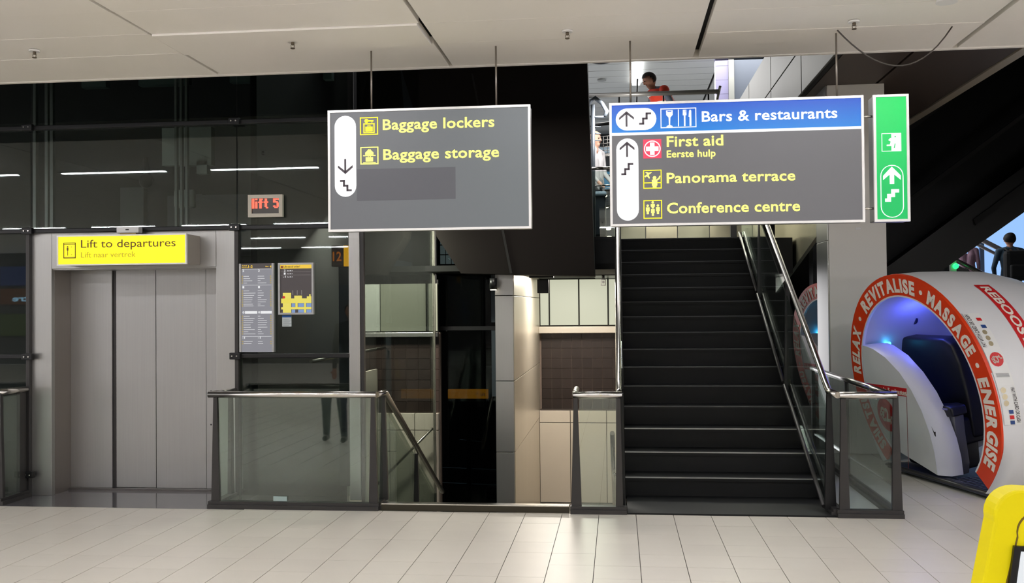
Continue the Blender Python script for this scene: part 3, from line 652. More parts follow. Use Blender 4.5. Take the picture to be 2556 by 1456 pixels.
q = B(); q.prism([(.02, 8.12, zl(8.3)), (.02, 13.3, zl(13.3)), (.02, 13.3, zl(13.3)+.95), (.02, 8.3, zl(8.3)+.95)], (.01, 0, 0)); part('glass_pane', q, SHAFTG, ST)
q = B(); q.prism([(-.03, 8.12, .02), (-.03, 13.4, zl(13.4)-.0), (-.03, 13.4, zl(13.4)+.1), (-.03, 8.12, .12)], (.05, 0, 0)); part('base_channel', q, IRONB, ST)
# right box balustrade
rb = thing('glass_balustrade', 'glass balustrade with steel handrail at the right foot of the rising stairs', 'balustrade', (1.96, BY_, 0), 0, 'glass balustrades')
q = B(); q.tube([(1.75, BY_-.01, RZ), (2.19, BY_-.01, RZ)], .028); q.tube([(2.17, BY_, RZ), (2.18, 11.25, RZ)], .026); part('handrail', q, CHROME, rb)
q = B(); base_rail(q, (1.72, BY_, 0), (2.23, BY_, 0)); base_rail(q, (2.18, BY_, 0), (2.18, 11.25, 0)); base_rail(q, (1.73, BY_, 0), (1.73, 8.4, 0)); part('base_rail', q, IRON, rb)
q = B(); q.box((1.8, BY_-.008, .06), (2.14, BY_+.008, RZ-.03)); part('glass_pane', q, GLASSC, rb)
for a_, c_ in ((8.0, 9.6), (9.62, 11.25)):
    q = B(); q.box((2.172, a_, .06), (2.184, c_, RZ-.03)); part('glass_pane', q, GLASSC, rb)
for x, y, ax in ((1.78, BY_, 'x'), (2.185, BY_, 'x'), (2.18, 9.6, 'y'), (2.18, 11.2, 'y')):
    q = B(); fin(q, x, y, .05, RZ, ax, .08, .035); part('post', q, IRON if ax == 'x' else IRONB, rb)
# descending stairs
DS = thing('staircase', 'descending staircase behind the steel kerb', 'staircase', (-1.2, 8.1, 0))
for i in range(8):
    y = 8.02+TR*i; z = -.1745*(i+1)
    q = B(); q.box((XR+.02, y, z-.2), (ML-.02, y+TR, z)); part('step', q, mat('lower_step', (60, 60, 60), .5), DS)

# ================================================================== HANGING SIGNS
SY = 6.55
WHT = emit('sign_white', (255, 255, 255), 1.05); GRY = emit('sign_grey', (118, 118, 121), .66, (0, -.75, .75, (122, 128, 130))); GRYD = emit('sign_patch', (100, 99, 104), .66)
GRY2 = emit('sign_grey_warm', (120, 118, 120), .66); YEL = emit('sign_yellow', (255, 248, 110), 1.5); YEF = emit('sign_yellow_line', (255, 232, 10), 1.4)
DKP = emit('sign_dark_print', (72, 62, 68), .8); BLU = emit('sign_blue', (0, 104, 222), 1., (2, -.1, .1, (0, 86, 214))); RED = emit('sign_red', (232, 58, 88), 1.0)
GRN = emit('sign_green', (0, 182, 92), 1.0, (2, .2, .75, (0, 214, 96)))
def quad(c):
    (ax, ay), (bx, by), (cx, cy), (dx, dy) = c   # TL TR BR BL in a drawing's own units
    def f(x, y):
        u, v = .5, .5
        for _ in range(12):
            px = (1-v)*((1-u)*ax+u*bx)+v*((1-u)*dx+u*cx); py = (1-v)*((1-u)*ay+u*by)+v*((1-u)*dy+u*cy)
            u += (x-px)/(bx-ax); v += (y-py)/(dy-ay)
        return u, v
    return f
def signbox(name, label, X0, X1, Z0, Z1, rods, depth=.13):
    t = thing(name, label, 'sign', ((X0+X1)/2, SY, Z0))
    q = B(); q.box((X0+.004, SY+.012, Z0+.004), (X1-.004, SY+depth, Z1-.004), .004); part('housing', q, SIDEG, t)
    q = B(); q.frame(X0, X1, Z0, Z1, .016, SY-.008, SY+.016); part('frame', q, FRAMEW, t)
    for x in rods:
        q = B(); q.cyl((x, SY+.03, Z1-.005), (x, SY+.03, CZ+.01), .0065, 8); part('hanging_rod', q, mat('rod_steel', (150, 142, 134), .35, .8), t)
    return t
Yf = SY+.004; Yp = SY-.002
def arrow(q, cx, z0, z1, w, up=True, t=.017, y0=Yp-.002, y1=Yp):
    s = 1 if up else -1; tip = z1 if up else z0
    q.box((cx-t/2, y0, z0 if up else z0+.01), (cx+t/2, y1, z1-.01 if up else z1))
    hh = w*.5
    q.poly([(cx, tip), (cx+w/2, tip-s*hh), (cx+w/2, tip-s*(hh-t*1.25)-s*t*2.1*.0-s*t*.0+0*s)] and [(cx, tip), (cx+w/2, tip-s*hh*.86), (cx+w/2, tip-s*(hh*.86+t*1.25)), (cx, tip-s*t*1.5), (cx-w/2, tip-s*(hh*.86+t*1.25)), (cx-w/2, tip-s*hh*.86)], y0, y1)
def stairs_icon(q, cx, cz, w, h, up=True, t=.013, y0=Yp-.002, y1=Yp):
    n = 3; dx = w/(n); dz = h/(n-1)
    for i in range(n):
        z = cz-h/2+dz*i if up else cz+h/2-dz*i
        q.box((cx-w/2+dx*i*.86, y0, z-t/2), (cx-w/2+dx*i*.86+dx*1.25, y1, z+t/2))
        if i < n-1:
            z2 = z+(dz if up else -dz); x = cx-w/2+dx*i*.86+dx*1.25
            q.box((x-t*1.1, y0, min(z, z2)-t/2), (x, y1, max(z, z2)+t/2))
def pill(q, x0, x1, z0, z1, y0=Yf-.004, y1=Yf-.002, n=12):
    w_ = x1-x0; h_ = z1-z0; r = min(w_, h_)/2; pts = []
    if h_ > w_:
        for i in range(n+1): a = math.pi*i/n; pts.append((x0+r+r*math.cos(a), z1-r+r*math.sin(a)))
        for i in range(n+1): a = math.pi+math.pi*i/n; pts.append((x0+r+r*math.cos(a), z0+r+r*math.sin(a)))
    else:
        for i in range(n+1): a = -math.pi/2+math.pi*i/n; pts.append((x1-r+r*math.cos(a), z0+r+r*math.sin(a)))
        for i in range(n+1): a = math.pi/2+math.pi*i/n; pts.append((x0+r+r*math.cos(a), z0+r+r*math.sin(a)))
    q.poly(pts, y0, y1); return q
# ---- baggage sign
X0, X1, Z0, Z1 = -2.005, -.582, 2.235, 3.085
sg1 = signbox('baggage_sign', 'grey hanging sign for baggage lockers and baggage storage', X0, X1, Z0, Z1, (-1.70, -.82))
q = B(); q.box((X0+.012, Yf, Z0+.012), (X1-.012, Yf+.006, Z1-.012)); part('lit_face', q, GRY, sg1)
fq = quad([(88, 170), (2108, 90), (2128, 1328), (104, 1376)])
def P1(x, y): u, v = fq(x, y); return X0+u*(X1-X0), Z1-v*(Z1-Z0)
a = P1(160, 600)[0]; c = P1(378, 600)[0]; zt = P1(262, 218)[1]; zb = P1(275, 1025)[1]
q = B(); pill(q, a, c, zb, zt); part('white_pill', q, WHT, sg1)
cx = (a+c)/2
q = B(); arrow(q, cx, P1(270, 800)[1], P1(270, 650)[1], .105, False, .014); stairs_icon(q, cx+.004, P1(274, 915)[1], .085, .066, False); part('arrow_and_stairs', q, DKP, sg1)
a0 = P1(385, 750); a1 = P1(1380, 1020)
q = B(); q.box((a0[0], Yf-.002, a1[1]-.012), (a1[0], Yf-.0005, a0[1])); part('dark_patch', q, GRYD, sg1)
for body, xl, yl, xr, yt, k in (('Baggage lockers', 648, 357, 1758, 252, 0), ('Baggage storage', 655, 655, 1806, 549, 1)):
    p = P1(xl, yl); p2 = P1(xl, yt); pr = P1(xr, yl-40)
    text(body, p[0], pr[0], p[1], p2[1]-p[1], Yp, YEL, sg1, .015, space=1.04)
for (xa, ya, xb, yb), k in (((415, 228, 601, 410), 0), ((422, 524, 606, 704), 1)):
    l, t_ = P1(xa, ya+6); r_, bt = P1(xb, yb-6); mx_ = (l+r_)/2; hz = t_-bt
    q = B(); q.frame(l, r_, bt, t_, .007, Yp-.002, Yp)
    if k == 0:
        q.disc(mx_-.018, t_-.026, .014, Yp-.002, Yp); q.box((mx_-.01, Yp-.002, t_-.031), (mx_+.032, Yp, t_-.022)); q.box((mx_+.018, Yp-.002, t_-.037), (mx_+.024, Yp, t_-.03))
        q.frame(mx_-.04, mx_+.04, bt+.012, bt+.082, .008, Yp-.002, Yp); q.box((mx_-.026, Yp-.002, bt+.024), (mx_+.026, Yp, bt+.058)); q.frame(mx_-.01, mx_+.01, bt+.056, bt+.068, .003, Yp-.002, Yp)
    else:
        q.poly([(mx_-.029, t_-.055), (mx_-.029, t_-.04), (mx_-.012, t_-.024), (mx_+.012, t_-.024), (mx_+.029, t_-.04), (mx_+.029, t_-.055)], Yp-.002, Yp); q.frame(mx_-.009, mx_+.009, t_-.026, t_-.015, .003, Yp-.002, Yp)
        q.box((mx_-.044, Yp-.002, t_-.064), (mx_+.044, Yp, t_-.058)); q.box((mx_-.026, Yp-.002, bt+.02), (mx_+.026, Yp, bt+.05)); q.frame(mx_-.01, mx_+.01, bt+.048, bt+.06, .003, Yp-.002, Yp); q.box((mx_-.044, Yp-.002, bt+.01), (mx_+.044, Yp, bt+.015))
    part('locker_pictogram' if k == 0 else 'storage_pictogram', q, YEL if k else YEF, sg1)
# ---- direction sign
X0, X1, Z0, Z1 = -.045, 1.622, 2.238, 3.075
sg2 = signbox('direction_sign', 'wide hanging sign with blue Bars & restaurants band over grey directions', X0, X1, Z0, Z1, (.10, 1.46))
fq2 = quad([(66, 118), (2112, 46), (2137, 1055), (74, 1098)])
def P2(x, y): u, v = fq2(x, y); return X0+u*(X1-X0), Z1-v*(Z1-Z0)
zd = P2(1000, 336)[1]
q = B(); q.box((X0+.012, Yf, Z0+.012), (X1-.012, Yf+.006, zd-.006)); part('grey_face', q, GRY2, sg2)
q = B(); zm = (zd+Z1)/2
q.box((X0+.012, Yf, zd+.006), (X1-.012, Yf+.006, Z1-.012)); bo = part('blue_face', q, None, sg2)
mb2 = emit('sign_blue_band', (0, 136, 230), .8, (2, zd-Z0, zd-Z0+.2, (0, 80, 208))); bo.data.materials.append(mb2)
q = B(); q.box((X0+.012, Yf-.003, zd-.009), (X1-.012, Yf+.006, zd+.009)); part('white_divider', q, WHT, sg2)
q = B(); pill(q, P2(120, 250)[0], P2(455, 250)[0], P2(290, 330)[1], P2(290, 155)[1]); part('white_pill', q, WHT, sg2)
q = B(); pill(q, P2(126, 700)[0], P2(308, 700)[0], P2(220, 1050)[1], P2(215, 396)[1]); part('white_pill', q, WHT, sg2)
q = B(); arrow(q, P2(209, 240)[0], P2(209, 303)[1], P2(209, 180)[1], .1, True, .013); stairs_icon(q, P2(363, 238)[0], P2(363, 238)[1], .082, .068)
arrow(q, P2(213, 480)[0], P2(213, 544)[1], P2(213, 422)[1], .1, True, .013); stairs_icon(q, P2(215, 641)[0], P2(215, 641)[1], .082, .068); part('arrows_and_stairs', q, DKP, sg2)
for body, xl, yl, xr, yr, cap, m_ in (('Bars & restaurants', 826, 262, 1910, 226, 84, WHT), ('First aid', 540, 462, 1000, 446, 84, YEL), ('Eerste hulp', 540, 548, 938, 533, 56, YEL), ('Panorama terrace', 540, 752, 1580, 722, 82, YEL), ('Conference centre', 543, 992, 1620, 966, 84, YEL)):
    p = P2(xl, yl); pr = P2(xr, yr); zt_ = P2(xl, yl-cap)[1]
    text(body, p[0], pr[0], p[1], zt_-p[1], Yp, m_, sg2, .016, space=1.03)
def box2(xa, ya, xb, yb): l, t_ = P2(xa, ya); r_, bt = P2(xb, yb); return l, r_, bt, t_
l, r_, bt, t_ = box2(488, 158, 782, 305)
q = B(); q.frame(l, r_, bt, t_, .006, Yp-.002, Yp); mx_ = (l+r_)/2; q.box((mx_-.003, Yp-.002, bt+.01), (mx_+.003, Yp, t_-.01))
gx = (l+mx_)/2
q.poly([(gx-.022, t_-.014), (gx+.022, t_-.014), (gx+.021, t_-.045), (gx+.006, t_-.062), (gx+.004, bt+.02), (gx+.02, bt+.012), (gx+.02, bt+.008), (gx-.02, bt+.008), (gx-.02, bt+.012), (gx-.004, bt+.02), (gx-.006, t_-.062), (gx-.021, t_-.045)], Yp-.002, Yp)
fx = (mx_+r_)/2
for k in (-1, 0, 1): q.box((fx-.018+k*.0085-.003, Yp-.002, t_-.035), (fx-.018+k*.0085+.003, Yp, t_-.012))
q.box((fx-.03, Yp-.002, t_-.05), (fx-.006, Yp, t_-.032)); q.box((fx-.023, Yp-.002, bt+.01), (fx-.013, Yp, t_-.045))
q.poly([(fx+.008, t_-.06), (fx+.012, t_-.02), (fx+.019, t_-.012), (fx+.026, t_-.02), (fx+.026, bt+.01), (fx+.014, bt+.01), (fx+.014, t_-.062)], Yp-.002, Yp)
part('glass_and_cutlery_pictogram', q, WHT, sg2)
q = B(); q.box((gx-.013, Yp-.004, t_-.024), (gx+.013, Yp-.002, t_-.018)); part('glass_level_mark', q, BLU, sg2)
l, r_, bt, t_ = box2(345, 405, 497, 552); mx_ = (l+r_)/2; mz = (bt+t_)/2
q = B(); q.box((l, Yp-.001, bt), (r_, Yp, t_)); part('first_aid_square', q, RED, sg2)
q = B(); n = 24
q.ribbon([(mx_+.056*math.cos(i*2*math.pi/n), Yp-.003, mz+.056*math.sin(i*2*math.pi/n)) for i in range(n+1)], [(mx_+.049*math.cos(i*2*math.pi/n), Yp-.003, mz+.049*math.sin(i*2*math.pi/n)) for i in range(n+1)], (0, .0015, 0))
q.box((mx_-.015, Yp-.003, mz-.042), (mx_+.015, Yp-.0015, mz+.042)); q.box((mx_-.042, Yp-.003, mz-.015), (mx_+.042, Yp-.0015, mz+.015)); part('white_cross', q, WHT, sg2)
l, r_, bt, t_ = box2(346, 648, 499, 793); mx_ = (l+r_)/2
q = B(); q.frame(l, r_, bt, t_, .006, Yp-.002, Yp); q.box((l, Yp-.002, bt+.036), (r_, Yp, bt+.042)); part('pictogram_frame', q, YEF, sg2)
q = B(); px_ = mx_+.014
q.disc(px_, bt+.072, .012, Yp-.003, Yp-.001); q.box((px_-.018, Yp-.003, bt+.02), (px_+.018, Yp-.001, bt+.06)); q.box((px_-.013, Yp-.003, bt+.006), (px_+.013, Yp-.001, bt+.03)); q.poly([(px_+.012, bt+.05), (px_+.034, bt+.064), (px_+.04, bt+.085), (px_+.032, bt+.085), (px_+.026, bt+.07), (px_+.01, bt+.06)], Yp-.003, Yp-.001)
ax_, az = l+.034, t_-.034
q.poly([(ax_-.02, az-.016), (ax_+.018, az+.012), (ax_+.024, az+.018), (ax_+.012, az+.018), (ax_-.026, az-.008)], Yp-.003, Yp-.001); q.poly([(ax_-.004, az+.004), (ax_-.02, az+.018), (ax_-.012, az+.02), (ax_+.01, az+.012)], Yp-.003, Yp-.001); q.poly([(ax_+.002, az+.002), (ax_+.01, az-.022), (ax_+.004, az-.024), (ax_-.01, az-.006)], Yp-.003, Yp-.001)
part('plane_and_visitor_pictogram', q, YEL, sg2)
l, r_, bt, t_ = box2(348, 888, 503, 1032); mx_ = (l+r_)/2
q = B(); q.frame(l, r_, bt, t_, .006, Yp-.002, Yp); part('pictogram_frame', q, YEF, sg2)
q = B()
for dx, dz in ((0, .022), (-.034, .0), (.034, .0), (0, -.012)):
    cx_, cz_ = mx_+dx, (bt+t_)/2+dz
    q.disc(cx_, cz_+.025, .008, Yp-.003, Yp-.001, 12)
    if dz < .02: q.box((cx_-.012, Yp-.003, cz_-.012), (cx_+.012, Yp-.001, cz_+.014)); q.box((cx_-.007, Yp-.003, cz_-.032), (cx_+.007, Yp-.001, cz_-.01))
    else: q.box((cx_-.013, Yp-.003, cz_-.004), (cx_+.013, Yp-.001, cz_+.014))
part('four_people_pictogram', q, YEL, sg2)
# ---- green exit sign
X0, X1, Z0, Z1 = 1.683, 1.908, 2.238, 3.075
sg3 = signbox('emergency_exit_sign', 'tall narrow green emergency exit sign beside the direction sign', X0, X1, Z0, Z1, (), .14)
for z in (2.94, 2.33):
    q = B(); q.cyl((1.61, SY+.03, z), (1.69, SY+.03, z), .008, 8); part('connecting_pin', q, CHROME, sg3)
q = B(); q.box((X0+.012, Yf, Z0+.012), (X1-.012, Yf+.006, Z1-.012)); part('lit_face', q, GRN, sg3)
mx_ = (X0+X1)/2
q = B(); q.frame(mx_-.062, mx_+.062, 2.7, 2.82, .004, Yp-.002, Yp)
q.box((mx_+.0, Yp-.002, 2.705), (mx_+.056, Yp, 2.815))
q.poly([(mx_-.005, 2.79), (mx_+.01, 2.77), (mx_+.005, 2.735), (mx_-.03, 2.735), (mx_-.03, 2.745), (mx_-.01, 2.745), (mx_-.004, 2.765), (mx_-.02, 2.775)], Yp-.002, Yp); part('running_figure', q, WHT, sg3)
q = B(); q.disc(mx_+.024, 2.796, .005, Yp-.004, Yp-.002, 10); q.poly([(mx_+.02, 2.75), (mx_+.026, 2.752), (mx_+.02, 2.72), (mx_+.014, 2.72)], Yp-.004, Yp-.002); part('figure_cut_outs', q, GRN, sg3)
n = 12; o_, i_ = [], []
for z_c, s0 in ((2.61-.072, 0), (2.265+.072, math.pi)):
    for i in range(n+1):
        a_ = s0+math.pi*i/n; o_.append((mx_+.073*math.cos(a_), Yp-.002, z_c+.073*math.sin(a_))); i_.append((mx_+.068*math.cos(a_), Yp-.002, z_c+.068*math.sin(a_)))
o_.append(o_[0]); i_.append(i_[0])
q = B(); q.ribbon(o_, i_, (0, .002, 0)); part('pill_outline', q, WHT, sg3)
q = B(); q.poly([(mx_, 2.6), (mx_+.056, 2.54), (mx_+.056, 2.512), (mx_+.014, 2.548), (mx_+.014, 2.485), (mx_-.014, 2.485), (mx_-.014, 2.548), (mx_-.056, 2.512), (mx_-.056, 2.54)], Yp-.002, Yp); stairs_icon(q, mx_, 2.41, .09, .06, True, .022); part('arrow_and_stairs', q, WHT, sg3)

# ================================================================== CEILING FITTINGS
SP = mat('sprinkler_brass', (110, 98, 84), .4, .6)
sp0 = None
for i, (x, y, lab) in enumerate(((-3.98, 6.22, 'leftmost ceiling sprinkler head, above the lift'), (-2.15, 6.24, 'ceiling sprinkler head left of the baggage sign rods'), (-.31, 6.26, 'ceiling sprinkler head between the two hanging signs'), (1.51, 6.3, 'ceiling sprinkler head above the green exit sign'))):
    if sp0 is None:
        sp0 = t = thing('sprinkler', lab, 'sprinkler', (x, y, CZ), 0, 'ceiling sprinklers')
        q = B(); q.cyl((0, 0, -.012), (0, 0, .0), .035, 20); part('cover_ring', q, WHITE, t, world=False)
        q = B(); q.cyl((0, 0, -.03), (0, 0, -.012), .011, 10); q.cyl((-.01, 0, -.05), (-.012, 0, -.03), .002, 6); q.cyl((.01, 0, -.05), (.012, 0, -.03), .002, 6); q.cyl((0, 0, -.055), (0, 0, -.05), .015, 12); part('nozzle', q, SP, t, world=False)
    else: dup(sp0, (x, y, CZ), 0, lab)
b = B(); pts = []
for i in range(17):
    s_ = i/16; x = 1.45+.73*s_; pts.append((x, 6.5+.02*s_, CZ-.0-.245*4*s_*(1-s_)*(.85+.3*s_)))
b.tube(pts, .005, 6); solo('loose_cable', b, mat('cable', (70, 64, 60), .5), 'thin dark cable sagging from the ceiling behind the direction sign', 'cable', (1.45, 6.5, CZ))
b = B(); b.cyl((1.93, 5.86, CZ-.04), (1.93, 5.86, CZ+.0), .06, 20, .05); solo('smoke_detector', b, WHITE, 'white smoke detector on the ceiling at the top right edge', 'smoke detector', (1.93, 5.86, CZ))
# linear fittings (their reflections show in the shaft glass)
E_ = emit('tube_light', (250, 250, 255), STRIP_E)
c0 = None
for j, y in enumerate(STRIPY):
    for i in range(-6, 5):
        x = -6.2+1.83*(i+3) if False else (-6.2+1.85*i)
        x = -.40+2.03*i
        if c0 is None:
            c0 = t = thing('ceiling_light', 'linear ceiling light in the row nearest the lift', 'ceiling light', (x, y, CZ), 0, 'linear ceiling lights')
            q = B(); q.box((-.74, -.055, -.012), (.74, .055, 0)); part('housing', q, WHITE, t, world=False)
            q = B(); q.box((-.70, -.032, -.018), (.70, .032, -.0125)); part('tube', q, E_, t, world=False)
        else: dup(c0, (x, y, CZ), None, ('linear ceiling light in the row nearest the lift', 'linear ceiling light in the second row from the lift', 'linear ceiling light in the third row from the lift', 'linear ceiling light in the row farthest from the lift')[j])
# ================================================================== SPOTLIGHTS under the bulkhead
def spot(x, y, z, lab, lit=True):
    t = thing('spotlight', lab, 'spotlight', (x, y, 2.13), 0, 'black spotlights under the bulkhead')
    q = B(); q.box((x-.13, y-.03, 2.08), (x+.13, y+.03, 2.12), .004); part('track', q, IRONB, t)
    q = B(); q.cyl((x, y, z-.07), (x, y, z+.06), .045, 16); q.cyl((x, y, z+.05), (x, y, 2.1), .012, 8); part('lamp_body', q, IRONB, t)
    q = B(); q.cyl((x, y, z-.078), (x, y, z-.071), .036, 16); part('lens', q, emit('spot_lens', (255, 244, 224), 5. if lit else .2), t)
spot(-1.43, 11.05, 1.97, 'black cylindrical spotlight at the head of the steel column', True)
b = thing('spotlight', 'square black projector under the bulkhead left of the frosted glass', 'spotlight', (-.9, 11.8, 2.1), 0, 'black spotlights under the bulkhead')
q = B(); q.box((-1.08, 11.78, 2.05), (-.78, 11.84, 2.12)); part('track', q, IRONB, b); q = B(); q.box((-.98, 11.75, 1.86), (-.84, 11.87, 2.03), .006); part('lamp_body', q, IRONB, b)
t = thing('wall_lantern', 'tiny lantern shaped lamp hanging before the frosted glass', 'lamp', (-.2, 13.5, 2.1)); q = B(); q.cyl((-.2, 13.5, 2.08), (-.2, 13.5, 2.14), .02, 8); part('stem', q, IRONB, t); q = B(); q.frame(-.235, -.165, 1.98, 2.07, .012, 13.48, 13.5); q.disc(-.2, 2.03, .018, 13.48, 13.5); part('cage', q, IRON, t)
ob_ = thing('amber_sign_reflection', 'glowing amber strip standing in for a sign reflection low in the dark glass beyond the stairs', 'sign', (-1.95, 12.5, .5))  # reflection of a sign, modelled as a glowing strip behind the glass
q = B(); q.box((-2.23, 12.5, .5), (-1.7, 12.55, .62), .003); part('lit_strip', q, emit('amber_strip', (226, 138, 20), .9), ob_)
q = B(); q.box((-2.0, 12.56, -1.41), (-1.94, 12.6, .62)); part('stand', q, IRONB, ob_)
text('\u2192 uit', -1.87, -1.735, .535, .05, 12.494, DKP, ob_, .01)
for z, x0, x1 in ((-.05, -2.1, -1.8), (-.42, -2.35, -1.4), (-.62, -2.35, -1.4)):  # floor reflections in the dark glass, drawn as thin pale tubes
    b = B(); b.tube([(x0, 12.6, z), (x1, 12.6, z-.03)], .006, 6); solo('floor_reflection_line', b, mat('slate_line', (120, 136, 146), .5), 'thin pale line standing in for a floor reflection in the dark glass at the foot of the lower stairs', 'line', (x0, 12.6, z), 'thin pale reflection lines in the dark glass')
# wall handrail of lower stairs on the stairwell right wall (seen mirrored in the side glass)
b = B(); b.tube([(-.06, 8.4, .6), (-.06, 10.6, -.5)], .02, 10); b.tube([(-.06, 9.3, .1), (.0, 9.3, .06)], .01, 8); solo('wall_handrail', b, CHROMED, 'dark wall handrail beside the descending stairs', 'handrail', (-.06, 8.4, .6))

# ================================================================== MASSAGE POD
PO = Vector((3.127, 8.758, .05)); PU = Vector((.27563736, -.9612617, 0)); PH = Vector((.9612617, .27563736, 0)); PV = Vector((-.19985754, -.05730823, .9781476)); PN = Vector((.94025582, .26961402, .20791169))
PC = (-.684, .84); RO, RI = 1.122, .912
def W(a, b_, s=0., n_=0.): return PO+PU*a+PV*b_+PH*s+PN*n_
pod = thing('massage_pod', 'white tube shaped massage pod with an orange lettered ring and black chair', 'massage pod', (PO.x, PO.y, 0), 0, 'massage pods')
ORG = mat('pod_orange', (222, 62, 18), .4); PWH = mat('pod_white', (222, 222, 224), .35); PLT = mat('pod_letter', (236, 226, 214), .5); PRED = mat('pod_red', (206, 36, 40), .4)
A0, A1 = R(-46), R(224); NA = 64
arc = lambda r, n=NA: [(PC[0]+r*math.cos(A0+(A1-A0)*i/n), PC[1]+r*math.sin(A0+(A1-A0)*i/n)) for i in range(n+1)]
q = B(); q.ribbon([W(a_, b_) for a_, b_ in arc(RO)], [W(a_, b_) for a_, b_ in arc(RI)], PN*.03); part('orange_ring', q, ORG, pod)
q = B(); q.ribbon([W(a_, b_, 0, -.002) for a_, b_ in arc(RI+.012)], [W(a_, b_, 0, -.002) for a_, b_ in arc(RI-.003)], PN*.03); part('inner_trim', q, PWH, pod)
# shell: loft from the slanted ring to upright sections
def section(s, rad, a_, slant):
    p = W(PC[0]+rad*math.cos(a_), PC[1]+rad*math.sin(a_))
    ctr = W(*PC)
    z = PO.z+PC[1]*.978+rad*math.sin(a_)
    pv = ctr+PU*(rad*math.cos(a_))+PH*s; pv.z = z
    pr = p+PH*(s*.0)+PN*.02
    return pr.lerp(pv, slant)
def shell(rads, zfloor=.06, thick=0):
    q = B(); rows = []
    for s, rad, k in rads:
        rows.append([q.bm.verts.new(section(s, rad, A0+(A1-A0)*i/NA, k)) for i in range(NA+1)])
    for row in rows:
        for v in row: v.co.z = max(v.co.z, zfloor)
    for r0, r1 in zip(rows, rows[1:]):
        for i in range(NA):
            f = q.bm.faces.new((r0[i], r0[i+1], r1[i+1], r1[i])); f.smooth = True
    return q, rows
q, rows = shell([(0, RO, 0), (.1, RO+.004, .75), (.3, RO+.004, 1), (.6, RO, 1), (.85, RO-.05, 1), (1.05, RO-.14, 1), (1.2, RO-.28, 1), (1.28, RO-.45, 1), (1.3, .3, 1)])
q.bm.faces.new(rows[-1]); part('outer_shell', q, PWH, pod)
q, rows = shell([(0, RI, 0), (.25, RI-.01, 1), (.7, RI-.04, 1), (.95, RI-.15, 1), (1.1, RI-.35, 1), (1.15, .2, 1)])
q.bm.faces.new(rows[-1]); part('inner_shell', q, mat('pod_inner', (196, 196, 204), .45), pod)
b0 = [W(-1.5, 0, .0), W(.12, 0, 0), W(.12, 0, 1.0), W(-1.5, 0, 1.0)]
q = B(); q.prism([Vector((p.x, p.y, .03)) for p in b0], (0, 0, .05)); part('base_deck', q, mat('chequer_plate', (78, 80, 92), .35, .6), pod)
q = B(); q.tube([Vector((W(-1.52, 0).x, W(-1.52, 0).y, .06)), Vector((W(.1, 0).x, W(.1, 0).y, .06))], .014, 8); part('base_edge', q, mat('base_edge', (90, 88, 86), .3, .7), pod)
for a_, s_ in ((.0, .15), (.0, .9), (-1.35, .15), (-1.35, .9)):
    p = W(a_, 0, s_); q = B(); q.cyl((p.x, p.y, .0), (p.x, p.y, .05), .04, 12); part('foot', q, IRONB, pod)
# chequer treads
q = B()
for i in range(9):
    for j in range(5):
        p = W(-.56+.065*i, 0, .05+.07*j); d = (PU if (i+j) % 2 else PH)*.02; e = (PH if (i+j) % 2 else PU)*.007
        q.prism([Vector((*(p-d-e).xy, .08)), Vector((*(p+d-e).xy, .08)), Vector((*(p+d+e).xy, .08)), Vector((*(p-d+e).xy, .08))], (0, 0, .004))
o = part('tread_lugs', q, mat('tread_lug', (150, 152, 168), .35, .7), pod); o['kind'] = 'stuff'
# front door panel with its thick curved edge
pan = [(-1.533, 1.254), (-1.42, 1.245), (-1.303, 1.222), (-1.114, 1.146), (-.921, 1.011), (-.78, .846), (-.683, .663), (-.628, .459), (-.615, .267), (-.64, .047)]
edg = [(-1.45, 1.262), (-1.33, 1.262), (-1.222, 1.242), (-1.006, 1.152), (-.811, .999), (-.661, .818), (-.56, .619), (-.5, .401), (-.49, .22), (-.513, .05)]
left = [(PC[0]+(RI-.01)*math.cos(R(a_)), PC[1]+(RI-.01)*math.sin(R(a_))) for a_ in (224, 215, 205, 195, 185, 175, 165, 157)]
q = B(); q.prism([W(a_, b_) for a_, b_ in pan+left], PN*.012); part('side_door', q, PWH, pod)
q = B(); vs_ = [[q.bm.verts.new(W(a_, b_, 0, -.001)) for a_, b_ in pan], [q.bm.verts.new(W(a_, b_, .03, .03)) for a_, b_ in edg], [q.bm.verts.new(W(a_, b_, .09, .09)) for a_, b_ in edg]]
for r0, r1 in zip(vs_, vs_[1:]):
    for i in range(len(pan)-1): q.bm.faces.new((r0[i], r0[i+1], r1[i+1], r1[i])).smooth = True
part('door_edge', q, mat('door_edge_lilac', (226, 226, 240), .35), pod)
q = B(); q.prism([W(-.886, .775, 0, -.002), W(-.88, .775, 0, -.002), W(-1.115, .032, 0, -.002), W(-1.121, .032, 0, -.002)], PN*.002); part('door_seam', q, mat('seam_red', (130, 60, 60), .5), pod)
q = B(); q.prism([W(-1.57, .855, 0, -.002), W(-.855, .859, 0, -.002), W(-.884, .775, 0, -.002), W(-1.59, .77, 0, -.002)], PN*.003); part('red_label', q, PRED, pod)
def podtext(body, x0, x1, z, cap, m, bold=.03, rot=0., cen=None, name='lettering', fn=None, nn=-.004, shear=0.):
    me = text_mesh(body, bold); c0_, c1_ = capheight(bold); xs_ = [v.co.x for v in me.vertices]; a_, b_ = min(xs_), max(xs_)
    for v in me.vertices:
        X = x0+(v.co.x-a_)/(b_-a_)*(x1-x0); Z = z+(v.co.y-c0_)/(c1_-c0_)*cap; X += shear*(Z-z)
        if fn: p = fn(X, Z, v.co.z)
        else: p = W(X, Z, 0, nn-v.co.z*.2)
        v.co = p-Vector(pod.location)
    return link(name, me, m, pod)
podtext('Reboost in 5 minutes', -1.56, -.87, .785, .055, PLT, .02)
q = B(); q.prism([W(-1.31+.16*math.cos(i*math.pi/12), .55+.17*math.sin(i*math.pi/12), 0, -.002) for i in range(24)], PN*.002); part('price_disc', q, PRED, pod)
